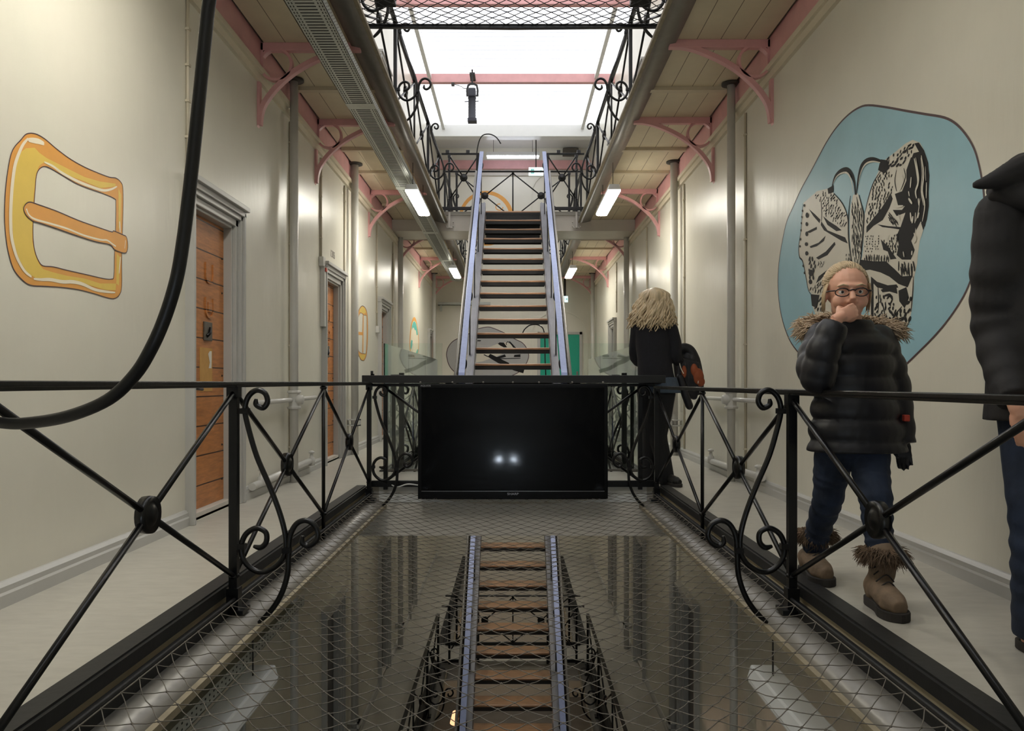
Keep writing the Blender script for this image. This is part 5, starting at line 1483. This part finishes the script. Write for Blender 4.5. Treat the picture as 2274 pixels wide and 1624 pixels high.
# ---------------------------------------------------------------- adult at the frame's edge
t = thing('person', (1.80, 2.62, 0), 'tall adult in a charcoal hooded jacket and jeans, nearest the camera, partly outside the picture', 'person')
D = 2.62
body = MB()
g, rot = head(body, Vector((1.80, 2.60, 1.66)), .235, (-.1, -1, -.08), Vector((1.80, 2.64, 1.47)))
body.loft([(Vector((1.80, 2.64, 1.47)), .09, .07), (Vector((1.80, 2.64, 1.42)), .16, .09), (Vector((1.80, 2.64, 1.2)), .15, .10), (Vector((1.80, 2.64, 1.0)), .13, .09), (Vector((1.80, 2.64, .85)), .15, .10), (Vector((1.80, 2.64, .8)), .14, .09)], 18)
sA, eA, wA = P(2226, 478, 2.64), P(2222, 720, 2.66), P(2262, 905, 2.50)
sB, eB, wB = Vector((1.965, 2.64, 1.44)), Vector((1.985, 2.70, 1.13)), Vector((1.95, 2.50, .92))
limb(body, [sA, eA, wA], [.05, .045, .03]); limb(body, [sB, eB, wB], [.05, .045, .03])
hand(body, wA, (.25, -.1, -1), (.5, 1, 0), 1.0, .7, 1); hand(body, wB, (-.1, -.1, -1), (-.5, 1, 0), 1.0, .7, -1)
LEG = [(P(2290, 920, 2.64), P(2302, 1185, 2.60), P(2296, 1420, 2.66)), (Vector((1.90, 2.64, .80)), Vector((1.90, 2.72, .45)), Vector((1.89, 2.86, .10)))]
for a, b, c in LEG: limb(body, [a, b, c], [.08, .056, .04])
organic(body, 'body', 0.006, M['skin'], t, 3)
eyes(g, rot, .235, t)
hm = MB().ell(g(0, -.10, .16), (.355 * .235, .42 * .235, .39 * .235), 22, 14, rot)
hm.build('hair', M['sole'], t)
jk = MB()
jk.loft([(Vector((1.80, 2.64, z)), rx, ry) for z, rx, ry in ((1.50, .10, .09), (1.46, .17, .12), (1.40, .215, .14), (1.2, .215, .15), (1.0, .215, .15), (.86, .22, .155), (.775, .228, .16))], 26)
def sleeve(pts, rs, ph):
    pp = catmull(pts, 14); n_ = len(pp)
    rr = []
    for i in range(n_):
        q = i / (n_ - 1) * (len(rs) - 1); a = min(int(q), len(rs) - 2); u_ = q - a
        rr.append((rs[a] * (1 - u_) + rs[a + 1] * u_) * (1 + .045 * math.sin(i * .9 + ph) * max(0, math.sin(math.pi * i / n_))))
    jk.tube(pp, rr, 18); jk.ell(pp[0], rr[0], 14, 10)
sleeve([sA, P(2224, 600, 2.64), eA, P(2240, 830, 2.58), wA + Vector((0, .01, .02))], [.085, .093, .088, .070, .056], 1)
sleeve([sB, (sB + eB) / 2, eB, wB + Vector((0, .01, .02))], [.08, .085, .08, .055], 2)
organic(jk, 'jacket', 0.008, M['mancoat'], t, 2)
hd = MB()
rim = [P(2160, 412, 2.58), P(2185, 407, 2.57), P(2215, 398, 2.56), P(2250, 384, 2.56), P(2290, 368, 2.56), P(2350, 352, 2.56), P(2420, 360, 2.60), Vector((1.97, 2.70, 1.58)), Vector((1.84, 2.78, 1.63)), Vector((1.70, 2.74, 1.60)), P(2225, 392, 2.66)]
k_ = len(catmull(rim, 5))
hd.tube(catmull(rim, 5), [min(.010 + .0022 * i, .045) if i < k_ - 6 else .03 for i in range(k_)], 10)
limb(hd, [P(2205, 425, 2.62), P(2240, 405, 2.62), P(2285, 385, 2.64), Vector((1.82, 2.70, 1.56)), Vector((1.94, 2.66, 1.52))], [.022, .05, .075, .085, .065])
limb(hd, [P(2215, 432, 2.60), P(2300, 440, 2.54), P(2380, 450, 2.52)], [.03, .055, .05])
organic(hd, 'hood', 0.007, M['mancoat'], t, 2)
jm = MB()
for a, b, c in LEG:
    pts = [a, (a + b) / 2, b, (b + c) / 2, c + Vector((0, 0, .015))]
    pp = catmull(pts, 12); n_ = len(pp)
    jm.tube(pp, [(.102 - .036 * (i / (n_ - 1)) - .006 * math.sin(3 * i / n_)) + .004 * math.sin(i * 1.25) * max(0, math.sin(math.pi * (i / n_ - .25) / .7)) for i in range(n_)], 18)
jm.ell(Vector((1.80, 2.64, .82)), (.17, .12, .10), 18, 10)
organic(jm, 'jeans', 0.007, M['jeans'], t, 2)
a0, a1 = LEG[0][2], LEG[1][2]
shoe(t, (a0.x, a0.y + .06, 0), (a0.x - .02, a0.y - .23, 0), .105, 'shoe', M['shoe'], .085, .025)
shoe(t, (a1.x, a1.y + .06, 0), (a1.x, a1.y - .23, 0), .105, 'shoe', M['shoe'], .085, .025)
